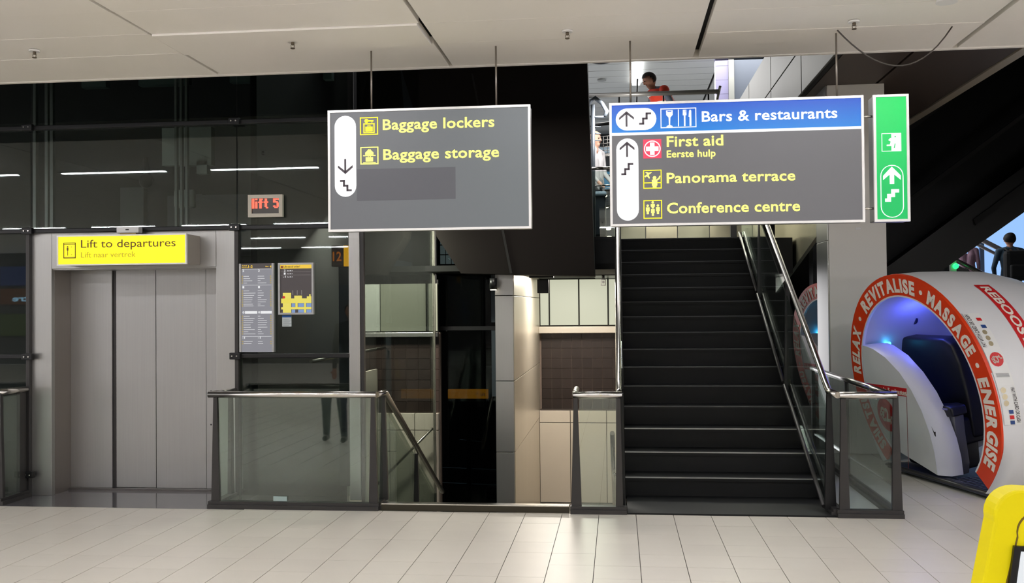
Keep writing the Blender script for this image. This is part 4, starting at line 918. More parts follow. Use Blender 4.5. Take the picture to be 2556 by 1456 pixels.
podtext('\u20ac2,-', -1.42, -1.2, .48, .14, PLT, .04)
def arc_text(body, a_start, a_end, rmid, cap, m, bold=.05, inward=False):
    """letters set one by one along the ring; each a mesh of its own"""
    me_all = [text_mesh(c_, bold) if c_ != ' ' else None for c_ in body]
    ws = [(max(v.co.x for v in me_.vertices)-min(v.co.x for v in me_.vertices)) if me_ else .3 for me_ in me_all]
    gap = .09; tot = sum(ws)+gap*(len(ws)-1); c0_, c1_ = capheight(bold); pos = 0
    k = (a_end-a_start)/tot
    for me_, w_ in zip(me_all, ws):
        if me_:
            mn = min(v.co.x for v in me_.vertices)
            am = R(a_start+k*(pos+w_/2)); ct = Vector((math.cos(am), math.sin(am))); tn = Vector((math.sin(am), -math.cos(am)))
            arcscale = abs(R(k))*rmid
            for v in me_.vertices:
                x = (v.co.x-mn-w_/2)*arcscale; y = ((v.co.y-c0_)/(c1_-c0_)-.5)*cap
                if inward: x, y = -x, -y
                p2 = Vector(PC)+ct*(rmid+y)+tn*x; v.co = W(p2.x, p2.y, 0, -.004-v.co.z*.2)-Vector(pod.location)
            link('ring_letter', me_, m, pod)
        pos += w_+gap
RM = (RO+RI)/2
arc_text('RELAX', 173.5, 144.5, RM, .135, PLT); arc_text('REVITALISE', 129, 73, RM, .135, PLT); arc_text('MASSAGE', 62.5, 23.5, RM, .135, PLT); arc_text('ENERGISE', 11.8, -35, RM, .135, PLT); arc_text('SHIATSU', 219, 186, RM, .135, PLT)
for a_ in (137.3, 68, 17.9, 180):
    c_ = (PC[0]+RM*math.cos(R(a_)), PC[1]+RM*math.sin(R(a_)))
    q = B(); q.prism([W(c_[0]+.022*math.cos(i*math.pi/7), c_[1]+.022*math.sin(i*math.pi/7), 0, -.004) for i in range(14)], PN*.003); part('ring_dot', q, PLT, pod)
# on the outer shell
CT = W(*PC)
def cylp(s, deg, lift=.004):
    p = CT+PH*s+PU*((RO+lift)*math.cos(R(deg))); p.z = CT.z+(RO+lift)*math.sin(R(deg)); return p
def band(name, s0, s1, a0, a1, m, lift=.006, sh=0., n=20):
    q = B(); r0 = [q.bm.verts.new(cylp(s0, a0+(a1-a0)*i/n, lift)) for i in range(n+1)]; r1 = [q.bm.verts.new(cylp(s1, a0+(a1-a0)*i/n, lift)) for i in range(n+1)]
    for i in range(n): q.bm.faces.new((r0[i], r0[i+1], r1[i+1], r1[i]))
    return part(name, q, m, pod)
# payment sticker follows the ring edge
def ringedge(a_): # axial position of ring rim at section angle
    p = W(PC[0]+RO*math.cos(R(a_)), PC[1]+RO*math.sin(R(a_))); return (p-CT).dot(PH)
def stick(name, t0, t1, a0, a1, m, lift=.008, n=12):
    q = B(); f = lambda t, a_: cylp(ringedge(a_)+t, a_, lift)
    r0 = [q.bm.verts.new(f(t0, a0+(a1-a0)*i/n)) for i in range(n+1)]; r1 = [q.bm.verts.new(f(t1, a0+(a1-a0)*i/n)) for i in range(n+1)]
    for i in range(n): q.bm.faces.new((r0[i], r0[i+1], r1[i+1], r1[i]))
    return part(name, q, m, pod)
stick('payment_sticker', .03, .19, 41, -9, mat('sticker_white', (226, 226, 224), .4))
def sttext(body, a0, a1, t0, cap, m, bold=.01):
    return podtext(body, a0, a1, t0, cap, m, bold, fn=lambda X, Z, d: cylp(ringedge(X)+Z, X, .0105+d*.05))
stick('red_band', .41, .56, 61, -30, PRED, .006, 24)
podtext('REBOOST IN 5 MINUTES', 59, -26, .44, .085, PLT, .03, fn=lambda X, Z, d: cylp(ringedge(X)+Z, X, .009+d*.1))
sttext('PAY WITH CARD OR CASH', 24, 40, .075, -.038, TEX_D); sttext('PAY WITH CARD OR CASH', 6.5, -8, .145, .034, TEX_D)
def spotdisc(a_, t, r, m, name, sc=1.):
    q = B(); q.bm.faces.new([q.bm.verts.new(cylp(ringedge(a_)+t+r*math.cos(i*math.pi/8), a_+math.degrees(r*sc/RO)*math.sin(i*math.pi/8), .010)) for i in range(16)]); part(name, q, m, pod)
spotdisc(18.6, .11, .062, PRED, 'price_disc')
podtext('\u20ac2,-', 15.8, 21.2, .078, .06, PLT, .05, fn=lambda X, Z, d: cylp(ringedge(18.5)+.11+(X-18.5)*.0185, 18.5-(Z-.108)*50, .013))
CO = mat('coin', (196, 182, 150), .3, .5)
for a_ in (31, 28.2, 25.6): spotdisc(a_, .125, .022, CO, 'coin_picture')
for a_ in (5.5, 2.8, .1): spotdisc(a_, .075, .024, CO, 'coin_picture')
for a_, m_ in ((37.5, PRED), (33.8, mat('card_blue', (40, 70, 130), .4)), (-3.5, MT['card_blue']), (-5.8, PRED), (-8, MT['card_blue'])):
    stick('card_picture', .085 if a_ < 20 else .125, .125 if a_ < 20 else .17, a_+.8, a_-.8, m_, .0105, 2)
q = B()
for k in range(5): 
    for a_ in (12.6-.35*k,): q.bm.faces.new([q.bm.verts.new(cylp(ringedge(a_)+t_, aa, .0105)) for t_, aa in ((.05, a_), (.17, a_), (.17, a_-.15), (.05, a_-.15))])
part('small_print', q, mat('small_print', (120, 120, 124), .5), pod)
# LED strip, speaker, chair
q = B(); q.tube([W(-1.93, 1.185, 0, .24), W(-1.40, 1.222, 0, .24)], .018, 8)
part('blue_led_strip', q, emit('blue_led', (60, 190, 255), 6.), pod)
bl_ = bpy.data.lights.new('pod_glow', 'POINT'); bl_.energy = 4; bl_.color = (.08, .12, 1); bl_.shadow_soft_size = .05
lo_ = bpy.data.objects.new('pod_glow', bl_); COL.objects.link(lo_); lo_.location = W(-1.0, 1.45, 0, .35)
bl2 = bpy.data.lights.new('pod_glow', 'POINT'); bl2.energy = 2; bl2.color = (.05, .08, 1); bl2.shadow_soft_size = .05
lo2 = bpy.data.objects.new('pod_glow', bl2); COL.objects.link(lo2); lo2.location = W(-.6, .9, 0, .75)
q = B(); c_ = (-1.34, 1.43); q.prism([W(c_[0]+.075*math.cos(i*math.pi/10), c_[1]+.07*math.sin(i*math.pi/10), 0, .5) for i in range(20)], PN*.02); part('speaker_grille', q, mat('navy_grille', (20, 22, 60), .5), pod)
LEA = mat('black_leather', (22, 22, 26), .42, 0, .1, 8)
def slab(pts, n0, n1, name, m, bev=.03):
    q = B(); q.prism([W(a_, b_, 0, n0) for a_, b_ in pts], PN*(n1-n0)); bmesh.ops.recalc_face_normals(q.bm, faces=q.bm.faces)
    bmesh.ops.bevel(q.bm, geom=q.bm.edges[:], offset=bev, segments=3, affect='EDGES', profile=.5)
    for f in q.bm.faces: f.smooth = True
    return part(name, q, m, pod)
slab([(-1.6, 1.21), (-1.44, 1.245), (-.78, 1.25), (-.66, 1.2), (-.6, 1.02), (-.58, .72), (-.6, .3), (-1.5, .3), (-1.54, .8)], .42, .58, 'chair_backrest', LEA)
slab([(-1.5, .25), (-.62, .25), (-.62, .5), (-1.5, .5)], .2, .6, 'chair_seat', LEA)
slab([(-1.4, -.0), (-.7, -.0), (-.65, .3), (-1.4, .3)], .18, .5, 'leg_rest', LEA)
slab([(-1.02, .62), (-.56, .68), (-.47, .665), (-.46, .585), (-.6, .56), (-1.0, .54)], .16, .32, 'armrest', mat('armrest_navy', (26, 26, 38), .35), .02)
slab([(-1.0, .56), (-.5, .58), (-.53, .4), (-.56, .1), (-.6, .0), (-.82, .0), (-.8, .4), (-.92, .52)], .19, .3, 'chair_side', mat('chair_side_grey', (112, 112, 116), .35, .4), .015)
slab([(-.98, .5), (-.86, .45), (-.84, .05), (-.98, .05)], .17, .26, 'side_cushion', LEA, .015)
slab([(-.66, .38), (-.58, .38), (-.6, .2), (-.68, .2)], .175, .2, 'control_panel', IRONB, .004)
q = B(); q.prism([W(-.52, 0.66, 0, .15), W(-.66, .655, 0, .15), W(-.66, .64, 0, .15), W(-.52, .645, 0, .15)], PN*.01); part('armrest_keypad', q, mat('keypad', (120, 120, 180), .3), pod)
q = B(); p0, p1 = Vector((-.645, .59)), Vector((-.575, .42)); d_ = (p1-p0).normalized(); n_ = Vector((-d_.y, d_.x))
q.prism([W(*(p0-n_*.005), .0, .03), W(*(p1-d_*.04-n_*.005), .0, .03), W(*(p1-d_*.04-n_*.018), .0, .03), W(*p1, .0, .03), W(*(p1-d_*.04+n_*.018), .0, .03), W(*(p1-d_*.04+n_*.005), .0, .03), W(*(p0+n_*.005), .0, .03)], PH*-.012); part('arrow_mark', q, TEX_D, pod)
# second pod
pod2 = dup(pod, (pod.location.x+.02, pod.location.y+3.45, 0), None, 'second massage pod mostly hidden behind the grey pillar')
pod['label'] = 'large white massage pod with orange lettered ring in front of the grey pillar'

# ================================================================== ESCALATORS at the right
es = thing('escalator', 'black underside of an escalator rising to the upper right', 'escalator', (5, 15.3, 0))
q = B(); q.prism([(3.0, 15.3, .85), (4.66, 15.3, 2.06), (5.95, 15.3, 2.99), (11.5, 15.3, 7.0), (11.5, 15.3, 9.5), (3.0, 15.3, 9.5)], (0, .3, 0)); part('side_cladding', q, BLACKE, es)
q = B(); q.prism([(3.0, 14.9, 1.5), (11.5, 14.9, 7.8), (11.5, 14.9, 7.02), (5.95, 14.9, 3.02), (4.66, 14.9, 2.09), (3.0, 14.9, .89)], (0, .5, 0)); part('underside_cladding', q, mat('underside_sheen', (26, 26, 24), .3, .3, spec=.3), es)
for dz in (2.0, 3.2, .95):
    q = B(); q.prism([(3.0, 14.88, 1.25+dz), (11.5, 14.88, 7.6+dz), (11.5, 14.88, 7.66+dz), (3.0, 14.88, 1.33+dz)], (0, .1, 0)); part('ridge', q, DARK, es)
q = B(); q.prism([(5.23, 14.86, 2.93), (6.5, 14.86, 3.86), (6.52, 14.86, 3.80), (5.26, 14.86, 2.84)], (0, .05, 0)); part('slot', q, DARK, es)
e2 = thing('escalator', 'dark escalator carrying people in front of the bright window at the right edge', 'escalator', (8, 18, 0))
sl2 = -.55
def ez(x, z8): return z8+(x-7)*sl2
q = B(); q.prism([(5.2, 17.6, ez(5.2, .95)), (9.5, 17.6, ez(9.5, .95)), (9.5, 17.6, ez(9.5, 1.76)), (5.2, 17.6, ez(5.2, 1.76))], (0, .04, 0)); part('near_balustrade', q, mat('escalator_panel', (34, 42, 44), .3), e2)
q = B(); q.tube([(5.1, 17.6, ez(5.1, 1.83)), (9.5, 17.6, ez(9.5, 1.83))], .04, 8); part('handrail', q, CHROMED, e2)
q = B(); q.tube([(5.8, 18.8, ez(5.8, 2.73)), (10.5, 18.8, ez(10.5, 2.73))], .045, 8); q.tube([(5.8, 18.8, ez(5.8, 2.6)), (10.5, 18.8, ez(10.5, 2.6))], .03, 8); part('handrail', q, mat('pale_rail', (150, 150, 152), .3, .7), e2)
for i in range(8):
    x = 5.4+.4*i; q = B(); q.box((x, 17.65, ez(x+.2, 1.13)-.2), (x+.4, 18.7, ez(x+.2, 1.13))); part('step', q, mat('esc_step', (60, 66, 70), .4, .5), e2)
b = B(); b.box((5.72, 17.4, 0), (5.83, 17.45, 2.5), .01); solo('lit_post_cap', b, mat('pale_cap', (200, 205, 200), .4), 'small pale post beside the green light under the escalator', 'post', (5.77, 17.42, 0))
b = B(); b.ball((5.80, 17.36, 2.33), .05); solo('green_indicator', b, emit('green_light', (40, 240, 120), 2.), 'small round green light below the black escalator', 'indicator light', (5.80, 17.36, 2.33))

# ================================================================== UPPER LEVEL THINGS
rl = thing('mezzanine_railing', 'steel handrail along the upper floor in front of the worker', 'railing', (.9, 14.3, 3.5))
q = B(); q.tube([(-.42, 14.3, 4.82), (2.0-.5, 14.3, 4.82)], .034, 10); part('handrail', q, mat('satin_rail', (172, 170, 166), .4, .5), rl)
for x in (.05, .7, 1.35): q = B(); q.cyl((x, 14.32, 3.5), (x, 14.32, 4.8), .014, 8); part('post', q, IRONB, rl)
q = B(); q.cyl((1.4, 14.3, 4.4), (1.52, 14.3, 4.9), .02, 8); part('end_brace', q, CHROME, rl)
b = B(); b.box((.34, 18.0, 6.24), (.5, 20.0, 6.3), .01); solo('ceiling_light', b, emit('upper_tube', (255, 255, 255), 6.), 'glowing strip light on the upper floor ceiling above the worker', 'ceiling light', (.42, 19, 6.27))
fv = thing('ceiling_diffuser', 'round slotted air diffuser in the upper ceiling', 'air diffuser', (-.27, 17.5, 6.3))
q = B(); n = 28; q.ribbon([(-.27+.28*math.cos(i*2*math.pi/n), 17.8+.5*math.sin(i*2*math.pi/n), 6.28) for i in range(n+1)], [(-.27+.25*math.cos(i*2*math.pi/n), 17.8+.45*math.sin(i*2*math.pi/n), 6.28) for i in range(n+1)], (0, 0, .02)); part('rim', q, IRON, fv)
for i in range(20):
    a_ = i*2*math.pi/20; q = B(); q.prism([(-.27+.12*math.cos(a_), 17.8+.2*math.sin(a_), 6.29), (-.27+.24*math.cos(a_-.05), 17.8+.43*math.sin(a_-.05), 6.29), (-.27+.24*math.cos(a_+.05), 17.8+.43*math.sin(a_+.05), 6.29)], (0, 0, .01)); part('vane', q, IRON, fv)
b = B(); b.cyl((-.28, 19.6, 6.27), (-.28, 19.6, 6.3), .09, 20); solo('ceiling_speaker', b, mat('speaker_grey', (150, 152, 150), .5), 'small round grey ceiling speaker beyond the air diffuser', 'speaker', (-.28, 19.6, 6.3))
b = B(); b.cyl((.28, 15.6, 3.5), (.35, 15.6, 5.35), .014, 8); solo('broom_handle', b, IRONB, 'thin dark pole standing left of the worker', 'pole', (.3, 16, 3.6))
# posts carrying the deck
for x in (1.7, 2.08):
    b = B(); b.box((x-.045, 14.4, 2.62), (x+.045, 14.5, 3.3), .004); solo('deck_post', b, IRONB, 'short black post under the mezzanine at the stair head, ' + ('left one' if x < 2 else 'right one'), 'post', (x, 14.45, 2.62), 'black posts at the stair head')
lr = thing('landing_railing', 'glass railing with steel rail beside the blonde woman', 'railing', (-.2, 13.45, 2.62))
q = B(); q.tube([(-.36, 13.48, 3.62), (0, 13.48, 3.62)], .022, 8); q.tube([(-.3, 13.48, 3.38), (0, 13.48, 3.38)], .012, 8); part('handrail', q, CHROME, lr)
q = B(); q.box((-.34, 13.47, 2.66), (-.01, 13.48, 3.58)); part('glass_pane', q, GLASS, lr)
q = B(); q.box((-.34, 13.44, 2.6), (0, 13.5, 2.66)); part('base_rail', q, IRONB, lr)
b = B(); b.box((-1.2, 25.6, 4.7), (.6, 25.7, 5.25)); solo('blue_screen', b, emit('blue_screen', (70, 130, 170), .8), 'blue lit screen on the far wall behind the blonde woman', 'screen', (-.3, 25.6, 4.7))
b = B(); b.box((-1.2, 24, 5.5), (.8, 24.2, 5.65)); solo('bulkhead_beam', b, mat('pale_blue_beam', (150, 170, 186), .5), 'pale blue beam across the upper floor above the blonde woman', 'beam', (-.2, 24, 5.5))
for k, (x, z) in enumerate(((-.28, 4.2), (-.25, 3.95), (-.2, 3.45), (-.18, 3.25))):
    b = B(); b.ball((x, 22, z), .05, (1.4, 1, .7), 10, 6); solo('downlight', b, emit('warm_point', (255, 240, 200), 5.), ('highest', 'second highest', 'second lowest', 'lowest')[k]+' small warm point of light behind the blonde woman', 'lamp', (x, 22, z), 'warm points of light behind the woman')
# trolleys
def trolley(x, y, z, rz, lab, proto=None):
    if proto: return dup(proto, (x, y, z), rz, lab)
    t = thing('luggage_trolley', lab, 'luggage trolley', (x, y, z), rz, 'luggage trolleys on the upper floor')
    q = B()
    for s in (-.24, .24): q.tube([(s, .3, .12), (s, .28, .95), (s*1.1, .36, 1.12), (s*.9, .46, 1.2)], .016, 8)
    part('frame', q, CHROMED, t, world=False)
    q = B(); q.tube([(-.22, .46, 1.2), (-.2, .5, 1.24), (.2, .5, 1.24), (.22, .46, 1.2)], .024, 8); part('handle', q, IRONB, t, world=False)
    q = B()
    for k in range(6): q.tube([(-.22, .24-.0*k, .78+.06*k), (.22, .24, .78+.06*k)], .005, 6)
    for k in range(7): q.tube([(-.22+.073*k, .24, .78), (-.22+.073*k, .24, 1.08)], .005, 6)
    for k in range(5): q.tube([(-.22, .24-.06*k, .78), (.22, .24-.06*k, .78)], .005, 6)
    part('wire_basket', q, CHROME, t, world=False)
    q = B(); q.box((-.26, -.5, .14), (.26, .3, .17), .01); part('platform', q, IRON, t, world=False)
    for sx, sy in ((-.24, .25), (.24, .25), (0, -.45)): q = B(); q.cyl((sx-.015, sy, .07), (sx+.015, sy, .07), .07, 14); part('wheel', q, IRONB, t, world=False)
    return t
tr0 = trolley(1.33, 15.0, 3.5, R(10), 'wire luggage trolley on the upper floor right of the worker')
trolley(-.0, 16.6, 3.5, R(160), 'luggage trolley with black handle just left of the worker', tr0)
tr3 = trolley(-.28, 16.6, 2.62, R(200), 'luggage trolley standing on the landing behind the blonde woman', tr0)
b = B()
b.tube([(-.42, 13.9, 4.55), (-.36, 13.9, 4.66), (-.3, 13.9, 4.7), (-.2, 13.9, 4.62), (-.13, 13.9, 4.5), (-.16, 13.9, 4.42)], .028, 8); b.tube([(-.34, 13.9, 2.63), (-.33, 13.9, 4.6)], .03, 8); b.tube([(-.45, 13.9, 4.46), (-.3, 13.9, 4.42), (-.14, 13.9, 4.42)], .018, 8)
for k in range(3): b.tube([(-.44, 13.92, 4.1+.1*k), (-.22, 13.92, 4.08+.1*k)], .008, 6)
solo('trolley_handle_stand', b, mat('grey_handle', (112, 120, 130), .4, .5), 'grey curved trolley handles above the blonde woman', 'trolley rack', (-.33, 13.9, 3.8))
b = B(); b.box((1.12, 14.7, 4.6), (1.6, 15.1, 4.78), .05); solo('dark_suitcase', b, IRONB, 'dark suitcase lying on the trolley right of the worker', 'suitcase', (1.36, 14.9, 4.6))

# column sticker
b = B(); b.box((2.69, 11.285, 2.54), (2.75, 11.295, 2.565), .002); solo('small_label', b, WHITE, 'tiny white label plate on the grey pillar under the direction sign', 'label', (2.72, 11.29, 2.55))

# ================================================================== YELLOW KIOSK at the lower right
KX = len(bpy.data.objects); kk = thing('yellow_kiosk', 'bright yellow kiosk with rounded corner and dark framed screen at the lower right', 'kiosk', (1.05, 2.2, 0))
YK = mat('kiosk_yellow', (255, 238, 0), .5, spec=.25)
def kprof(inset, zb):
    pts = []
    x0t, x0b, zt = .775+inset, .54+inset, 1.297-inset
    r = .06-inset*.3
    for i in range(9):
        a_ = R(190-100*i/8); pts.append((x0t+r+r*math.cos(a_), zt-r+r*math.sin(a_)))
    return pts
pts = kprof(0, 0); prof = pts+[(1.35, 1.275), (1.35, 0.02), (.535, .02)]
q = B(); q.poly(prof, 2.2, 2.27); bmesh.ops.recalc_face_normals(q.bm, faces=q.bm.faces); bmesh.ops.bevel(q.bm, geom=[e for e in q.bm.edges if abs(e.verts[0].co.y-e.verts[1].co.y) < .01 and min(e.verts[0].co.y, e.verts[1].co.y) < 2.3], offset=.006, segments=2, affect='EDGES', profile=.5)
part('body', q, YK, kk)
ip = kprof(.045, 0); groove = ip+[(1.3, 1.262)]; inn_ = [(x+.003, z-.003) for x, z in groove]
groove = [(.56+.045, .3)]+groove; inn_ = [(.56+.048, .3)]+inn_
q = B(); q.ribbon([(x, 2.199, z) for x, z in groove], [(x, 2.199, z) for x, z in inn_], (0, .004, 0)); part('panel_groove', q, mat('kiosk_groove', (120, 96, 10), .6), kk)
q = B(); q.poly([(.812, 1.178), (1.22, 1.168), (1.22, .8), (.757, .8)], 2.19, 2.199); part('screen_frame', q, IRONB, kk)
q = B(); q.poly([(.825, 1.167), (1.21, 1.157), (1.21, .81), (.773, .81)], 2.186, 2.19); part('screen', q, emit('kiosk_screen', (228, 232, 236), .85), kk)
q = B(); q.box((.5, 2.05, 0), (1.4, 2.7, .03), .01); part('foot_plate', q, IRON, kk)

kk.location.x += .032; kk.location.z += 0
# ================================================================== PEOPLE
def person(lab, loc, rz, P, cols, h=1.75, hair='short', extra=None):
    """P: joints in the figure's own frame (it looks along -Y); one remeshed body, hair and clothing as children"""
    t = thing('person', lab, 'person', loc, rz)
    k = h/1.75
    J = dict(pel=(0, 0, .95), che=(0, .0, 1.3), nec=(0, 0, 1.47), hea=(0, -.01, 1.62), shl=(-.185, 0, 1.42), shr=(.185, 0, 1.42), ell=(-.23, .02, 1.13), elr=(.23, .02, 1.13), wrl=(-.23, -.05, .88), wrr=(.23, -.05, .88),
             hil=(-.09, 0, .92), hir=(.09, 0, .92), knl=(-.1, -.02, .5), knr=(.1, -.02, .5), anl=(-.1, .03, .08), anr=(.1, .03, .08))
    J.update(P); J = {a_: Vector(v)*k for a_, v in J.items()}
    caps = []
    def cp(a_, r1, b_, r2, m_): caps.append((Vector(a_), r1*k, Vector(b_), r2*k, m_))
    pel, che, nec, hea = J['pel'], J['che'], J['nec'], J['hea']; side = (J['shr']-J['shl']).normalized()
    for s in (-1, 1):
        cp(pel+side*.06*s, .105, pel.lerp(che, .5)+side*.05*s, .095, 1 if s else 0); cp(pel.lerp(che, .5)+side*.05*s, .095, che+side*.075*s, .1, 1)
        cp(che+side*.075*s, .1, che.lerp(nec, .6)+side*.08*s, .07, 1)
    cp(pel-Vector((0, 0, .03)), .12, pel, .12, 2)
    cp(J['shl'], .055, nec, .05, 1); cp(J['shr'], .055, nec, .05, 1)
    cp(nec-Vector((0, 0, .02)), .052, hea-Vector((0, 0, .06*k)), .048, 0)
    hd = (hea-nec).normalized(); fwd = Vector(P.get('look', (0, -1, 0))).normalized()
    cp(hea+hd*.035*k+fwd*-.01, .088, hea-hd*.02*k, .08, 0); cp(hea-hd*.02*k+fwd*.012, .075, hea-hd*.075*k+fwd*.04*k, .042, 0)
    cp(hea+fwd*.085*k+hd*.01, .012, hea+fwd*.1*k-hd*.022*k, .015, 0)
    sd = fwd.cross(hd)
    for s in (-1, 1): cp(hea+sd*.085*k*s+hd*.02*k, .014, hea+sd*.088*k*s-hd*.02*k, .011, 0)
    for L in 'lr':
        sl_ = 1 if not cols.get('bare') else 1
        cp(J['sh'+L], .054, J['el'+L], .042, 1); cp(J['el'+L], .042, J['wr'+L], .028, 0 if cols.get('bare') else 1)
        d = (J['wr'+L]-J['el'+L]).normalized(); pl_ = J['wr'+L]+d*.07*k; cp(J['wr'+L], .027, pl_, .03, 0)
        w2 = d.cross(Vector((0, 1, 0)) if abs(d.y) < .8 else Vector((1, 0, 0))).normalized()
        for f_, ln in ((-1.5, .06), (-.5, .075), (.5, .07), (1.5, .055)):
            a_ = pl_+w2*.015*f_*k; m1 = a_+d*ln*.6*k; m2 = m1+(d+fwd*.6).normalized()*ln*.5*k; cp(a_, .0105, m1, .0095, 0); cp(m1, .0095, m2, .0085, 0)
        th = J['wr'+L]+d*.02*k; cp(th, .014, th+(d+w2*1.2).normalized()*.06*k, .011, 0)
        cp(J['hi'+L], .095, J['kn'+L], .062, 2); cp(J['kn'+L], .06, J['an'+L], .042, 2); f0 = J['an'+L]-Vector((0, 0, .035*k)); cp(f0+Vector((0, .03, 0)), .042, f0+fwd.xyz*Vector((1, 1, 0))*.16*k, .034, 3)
    bm = bmesh.new()
    for a_, r1, b_, r2, m_ in caps:
        ax = b_-a_; L = max(ax.length, 1e-4); z = ax.normalized() if ax.length > 1e-5 else Vector((0, 0, 1)); x = z.orthogonal().normalized(); y = z.cross(x); rings = []; sg_ = 14
        for th_ in (-80, -50, -20, 0): rings.append((a_+z*r1*math.sin(R(th_)), r1*math.cos(R(th_))))
        for th_ in (0, 20, 50, 80): rings.append((b_+z*r2*math.sin(R(th_)), r2*math.cos(R(th_))))
        rv = [[bm.verts.new(c_+(x*math.cos(j*2*math.pi/sg_)+y*math.sin(j*2*math.pi/sg_))*r_) for j in range(sg_)] for c_, r_ in rings]
        for i in range(len(rv)-1):
            for j in range(sg_): bm.faces.new((rv[i][j], rv[i][(j+1) % sg_], rv[i+1][(j+1) % sg_], rv[i+1][j]))
        bm.faces.new(rv[0][::-1]); bm.faces.new(rv[-1])
    me = bpy.data.meshes.new('body'); bm.to_mesh(me); bm.free(); tmp = bpy.data.objects.new('body_tmp', me); COL.objects.link(tmp)
    rm = tmp.modifiers.new('r', 'REMESH'); rm.mode = 'VOXEL'; rm.voxel_size = .0095*k; rm.use_smooth_shade = True
    sm = tmp.modifiers.new('s', 'SMOOTH'); sm.iterations = 3; sm.factor = .4
    me2 = bpy.data.meshes.new_from_object(tmp.evaluated_get(bpy.context.evaluated_depsgraph_get())); bpy.data.objects.remove(tmp)
    me2.materials.clear()
    for c_ in ('skin', 'top', 'legs', 'shoe'): me2.materials.append(cols[c_])
    data = [(a_, b_-a_, max((b_-a_).length_squared, 1e-9), r1, r2, m_) for a_, r1, b_, r2, m_ in caps]
    for f in me2.polygons:
        c_ = Vector(f.center); best = 9; bm_i = 0
        for a_, ab, l2, r1, r2, m_ in data:
            t_ = min(1, max(0, (c_-a_).dot(ab)/l2)); d_ = (c_-a_-ab*t_).length-(r1+(r2-r1)*t_)
            if d_ < best: best = d_; bm_i = m_
        f.material_index = bm_i; f.use_smooth = True
    o = link('body', me2, None, t)
    # hair
    q = B(); up_ = hd
    bmesh.ops.create_uvsphere(q.bm, u_segments=20, v_segments=14, radius=.104*k)
    kill = []
    for v in q.bm.verts:
        p = v.co.copy(); fz_ = p.dot(fwd)/(.104*k); uz = p.dot(up_)/(.104*k)
        v.co = p*(1.0+.04*math.sin(23*p.x/k+31*p.z/k))+hea+hd*.03*k-fwd*.014*k
        if (fz_ > .35 and uz < .45) or (fz_ > .0 and uz < -.25) or uz < -.85: kill.append(v)
    bmesh.ops.delete(q.bm, geom=kill, context='VERTS')
    for f in q.bm.faces: f.smooth = True
    if hair == 'long':
        for s in (-1, -.5, 0, .5, 1):
            a_ = hea+sd*.07*s*k-fwd*.06*k*(1-abs(s)*.5); q.tube([a_+hd*.02, a_-hd*.09*k-fwd*.01, a_-hd*.2*k+sd*.01*s], .04*k, 8, .02*k)
    part('hair', q, cols['hair'], t, world=False)
    q = B()
    for s in (-1, 1): q.ball(hea+fwd*.084*k+sd*.032*k*s+hd*.012*k, .010*k, (1, 1, 1), 8, 6)
    part('eyes', q, mat('eye', (40, 34, 32), .2), t, world=False)
    q = B(); c_ = hea+fwd*.086*k-hd*.045*k; q.tube([c_-sd*.02*k, c_+fwd*.004, c_+sd*.02*k], .005*k, 6); part('mouth', q, mat('lips', (150, 84, 76), .5), t, world=False)
    return t, J, caps
SK = mat('skin', (196, 142, 116), .5); SKL = mat('fair_skin', (222, 172, 150), .5)
# worker leaning on a trolley, facing left
c1 = dict(skin=SK, top=mat('grey_polo', (96, 104, 118), .7), legs=mat('navy_trousers', (36, 40, 52), .8), shoe=IRONB, hair=mat('dark_hair', (44, 34, 30), .7), bare=True)
t, J, _ = person('worker in an orange hi-vis vest with white bands leaning forward behind the upper railing', (.87, 14.95, 3.5), R(-68), dict(che=(0, -.17, 1.26), nec=(0, -.26, 1.4), hea=(0, -.36, 1.52), shl=(-.185, -.22, 1.36), shr=(.185, -.22, 1.36), ell=(-.24, -.3, 1.1), elr=(.26, -.12, 1.1), wrl=(-.2, -.5, 1.02), wrr=(.22, -.34, 1.0), look=(0, -1, -.35)), c1, 1.87)
q = B()
side = Vector((1, 0, 0)); VO = mat('hi_vis_orange', (238, 66, 38), .6)
def vest_rows(pairs, grow):
    rows = []
    for c_, rx, ry in pairs: rows.append([Vector(c_)+Vector(((rx+grow)*math.cos(a_), (ry+grow)*math.sin(a_), 0)) for a_ in [i*2*math.pi/24 for i in range(24)]])
    return rows
VP = [(J['pel']+Vector((0, -.0, -.02)), .18, .135), (J['pel'].lerp(J['che'], .5), .17, .13), (J['che'], .185, .135), (J['che'].lerp(J['nec'], .55), .19, .12), (J['che'].lerp(J['nec'], .9), .13, .1)]
rows = [[q.bm.verts.new(p) for p in r_] for r_ in vest_rows(VP, .035)]
for a_, b_ in zip(rows, rows[1:]):
    for j in range(24): q.bm.faces.new((a_[j], a_[(j+1) % 24], b_[(j+1) % 24], b_[j])).smooth = True
for s in ('shl', 'shr'): q.ball(J[s], .082, (1, 1, .9), 12, 8)
part('hi_vis_vest', q, VO, t, world=False, label='orange hi-vis vest')
q = B()
for lo, hi in ((.28, .42), (.62, .74)):
    rws = []
    for f_ in (lo, hi):
        i0 = min(3, int(f_*4)); fr = f_*4-i0; A_, B_2 = VP[i0], VP[i0+1]
        c_ = Vector(A_[0]).lerp(Vector(B_2[0]), fr); rws.append([q.bm.verts.new(c_+Vector(((A_[1]+(B_2[1]-A_[1])*fr+.043)*math.cos(a2), (A_[2]+(B_2[2]-A_[2])*fr+.043)*math.sin(a2), 0))) for a2 in [i*2*math.pi/24 for i in range(24)]])
    for j in range(24): q.bm.faces.new((rws[0][j], rws[0][(j+1) % 24], rws[1][(j+1) % 24], rws[1][j]))
for s in (-.1, .1): q.tube([J['che']+Vector((s, .16, -.05)), J['che'].lerp(J['nec'], .9)+Vector((s, .11, .04)), J['che']+Vector((s, -.14, .06))], .022, 6)
part('reflective_band', q, mat('reflective_white', (232, 226, 222), .4), t, world=False, label='white reflective bands')
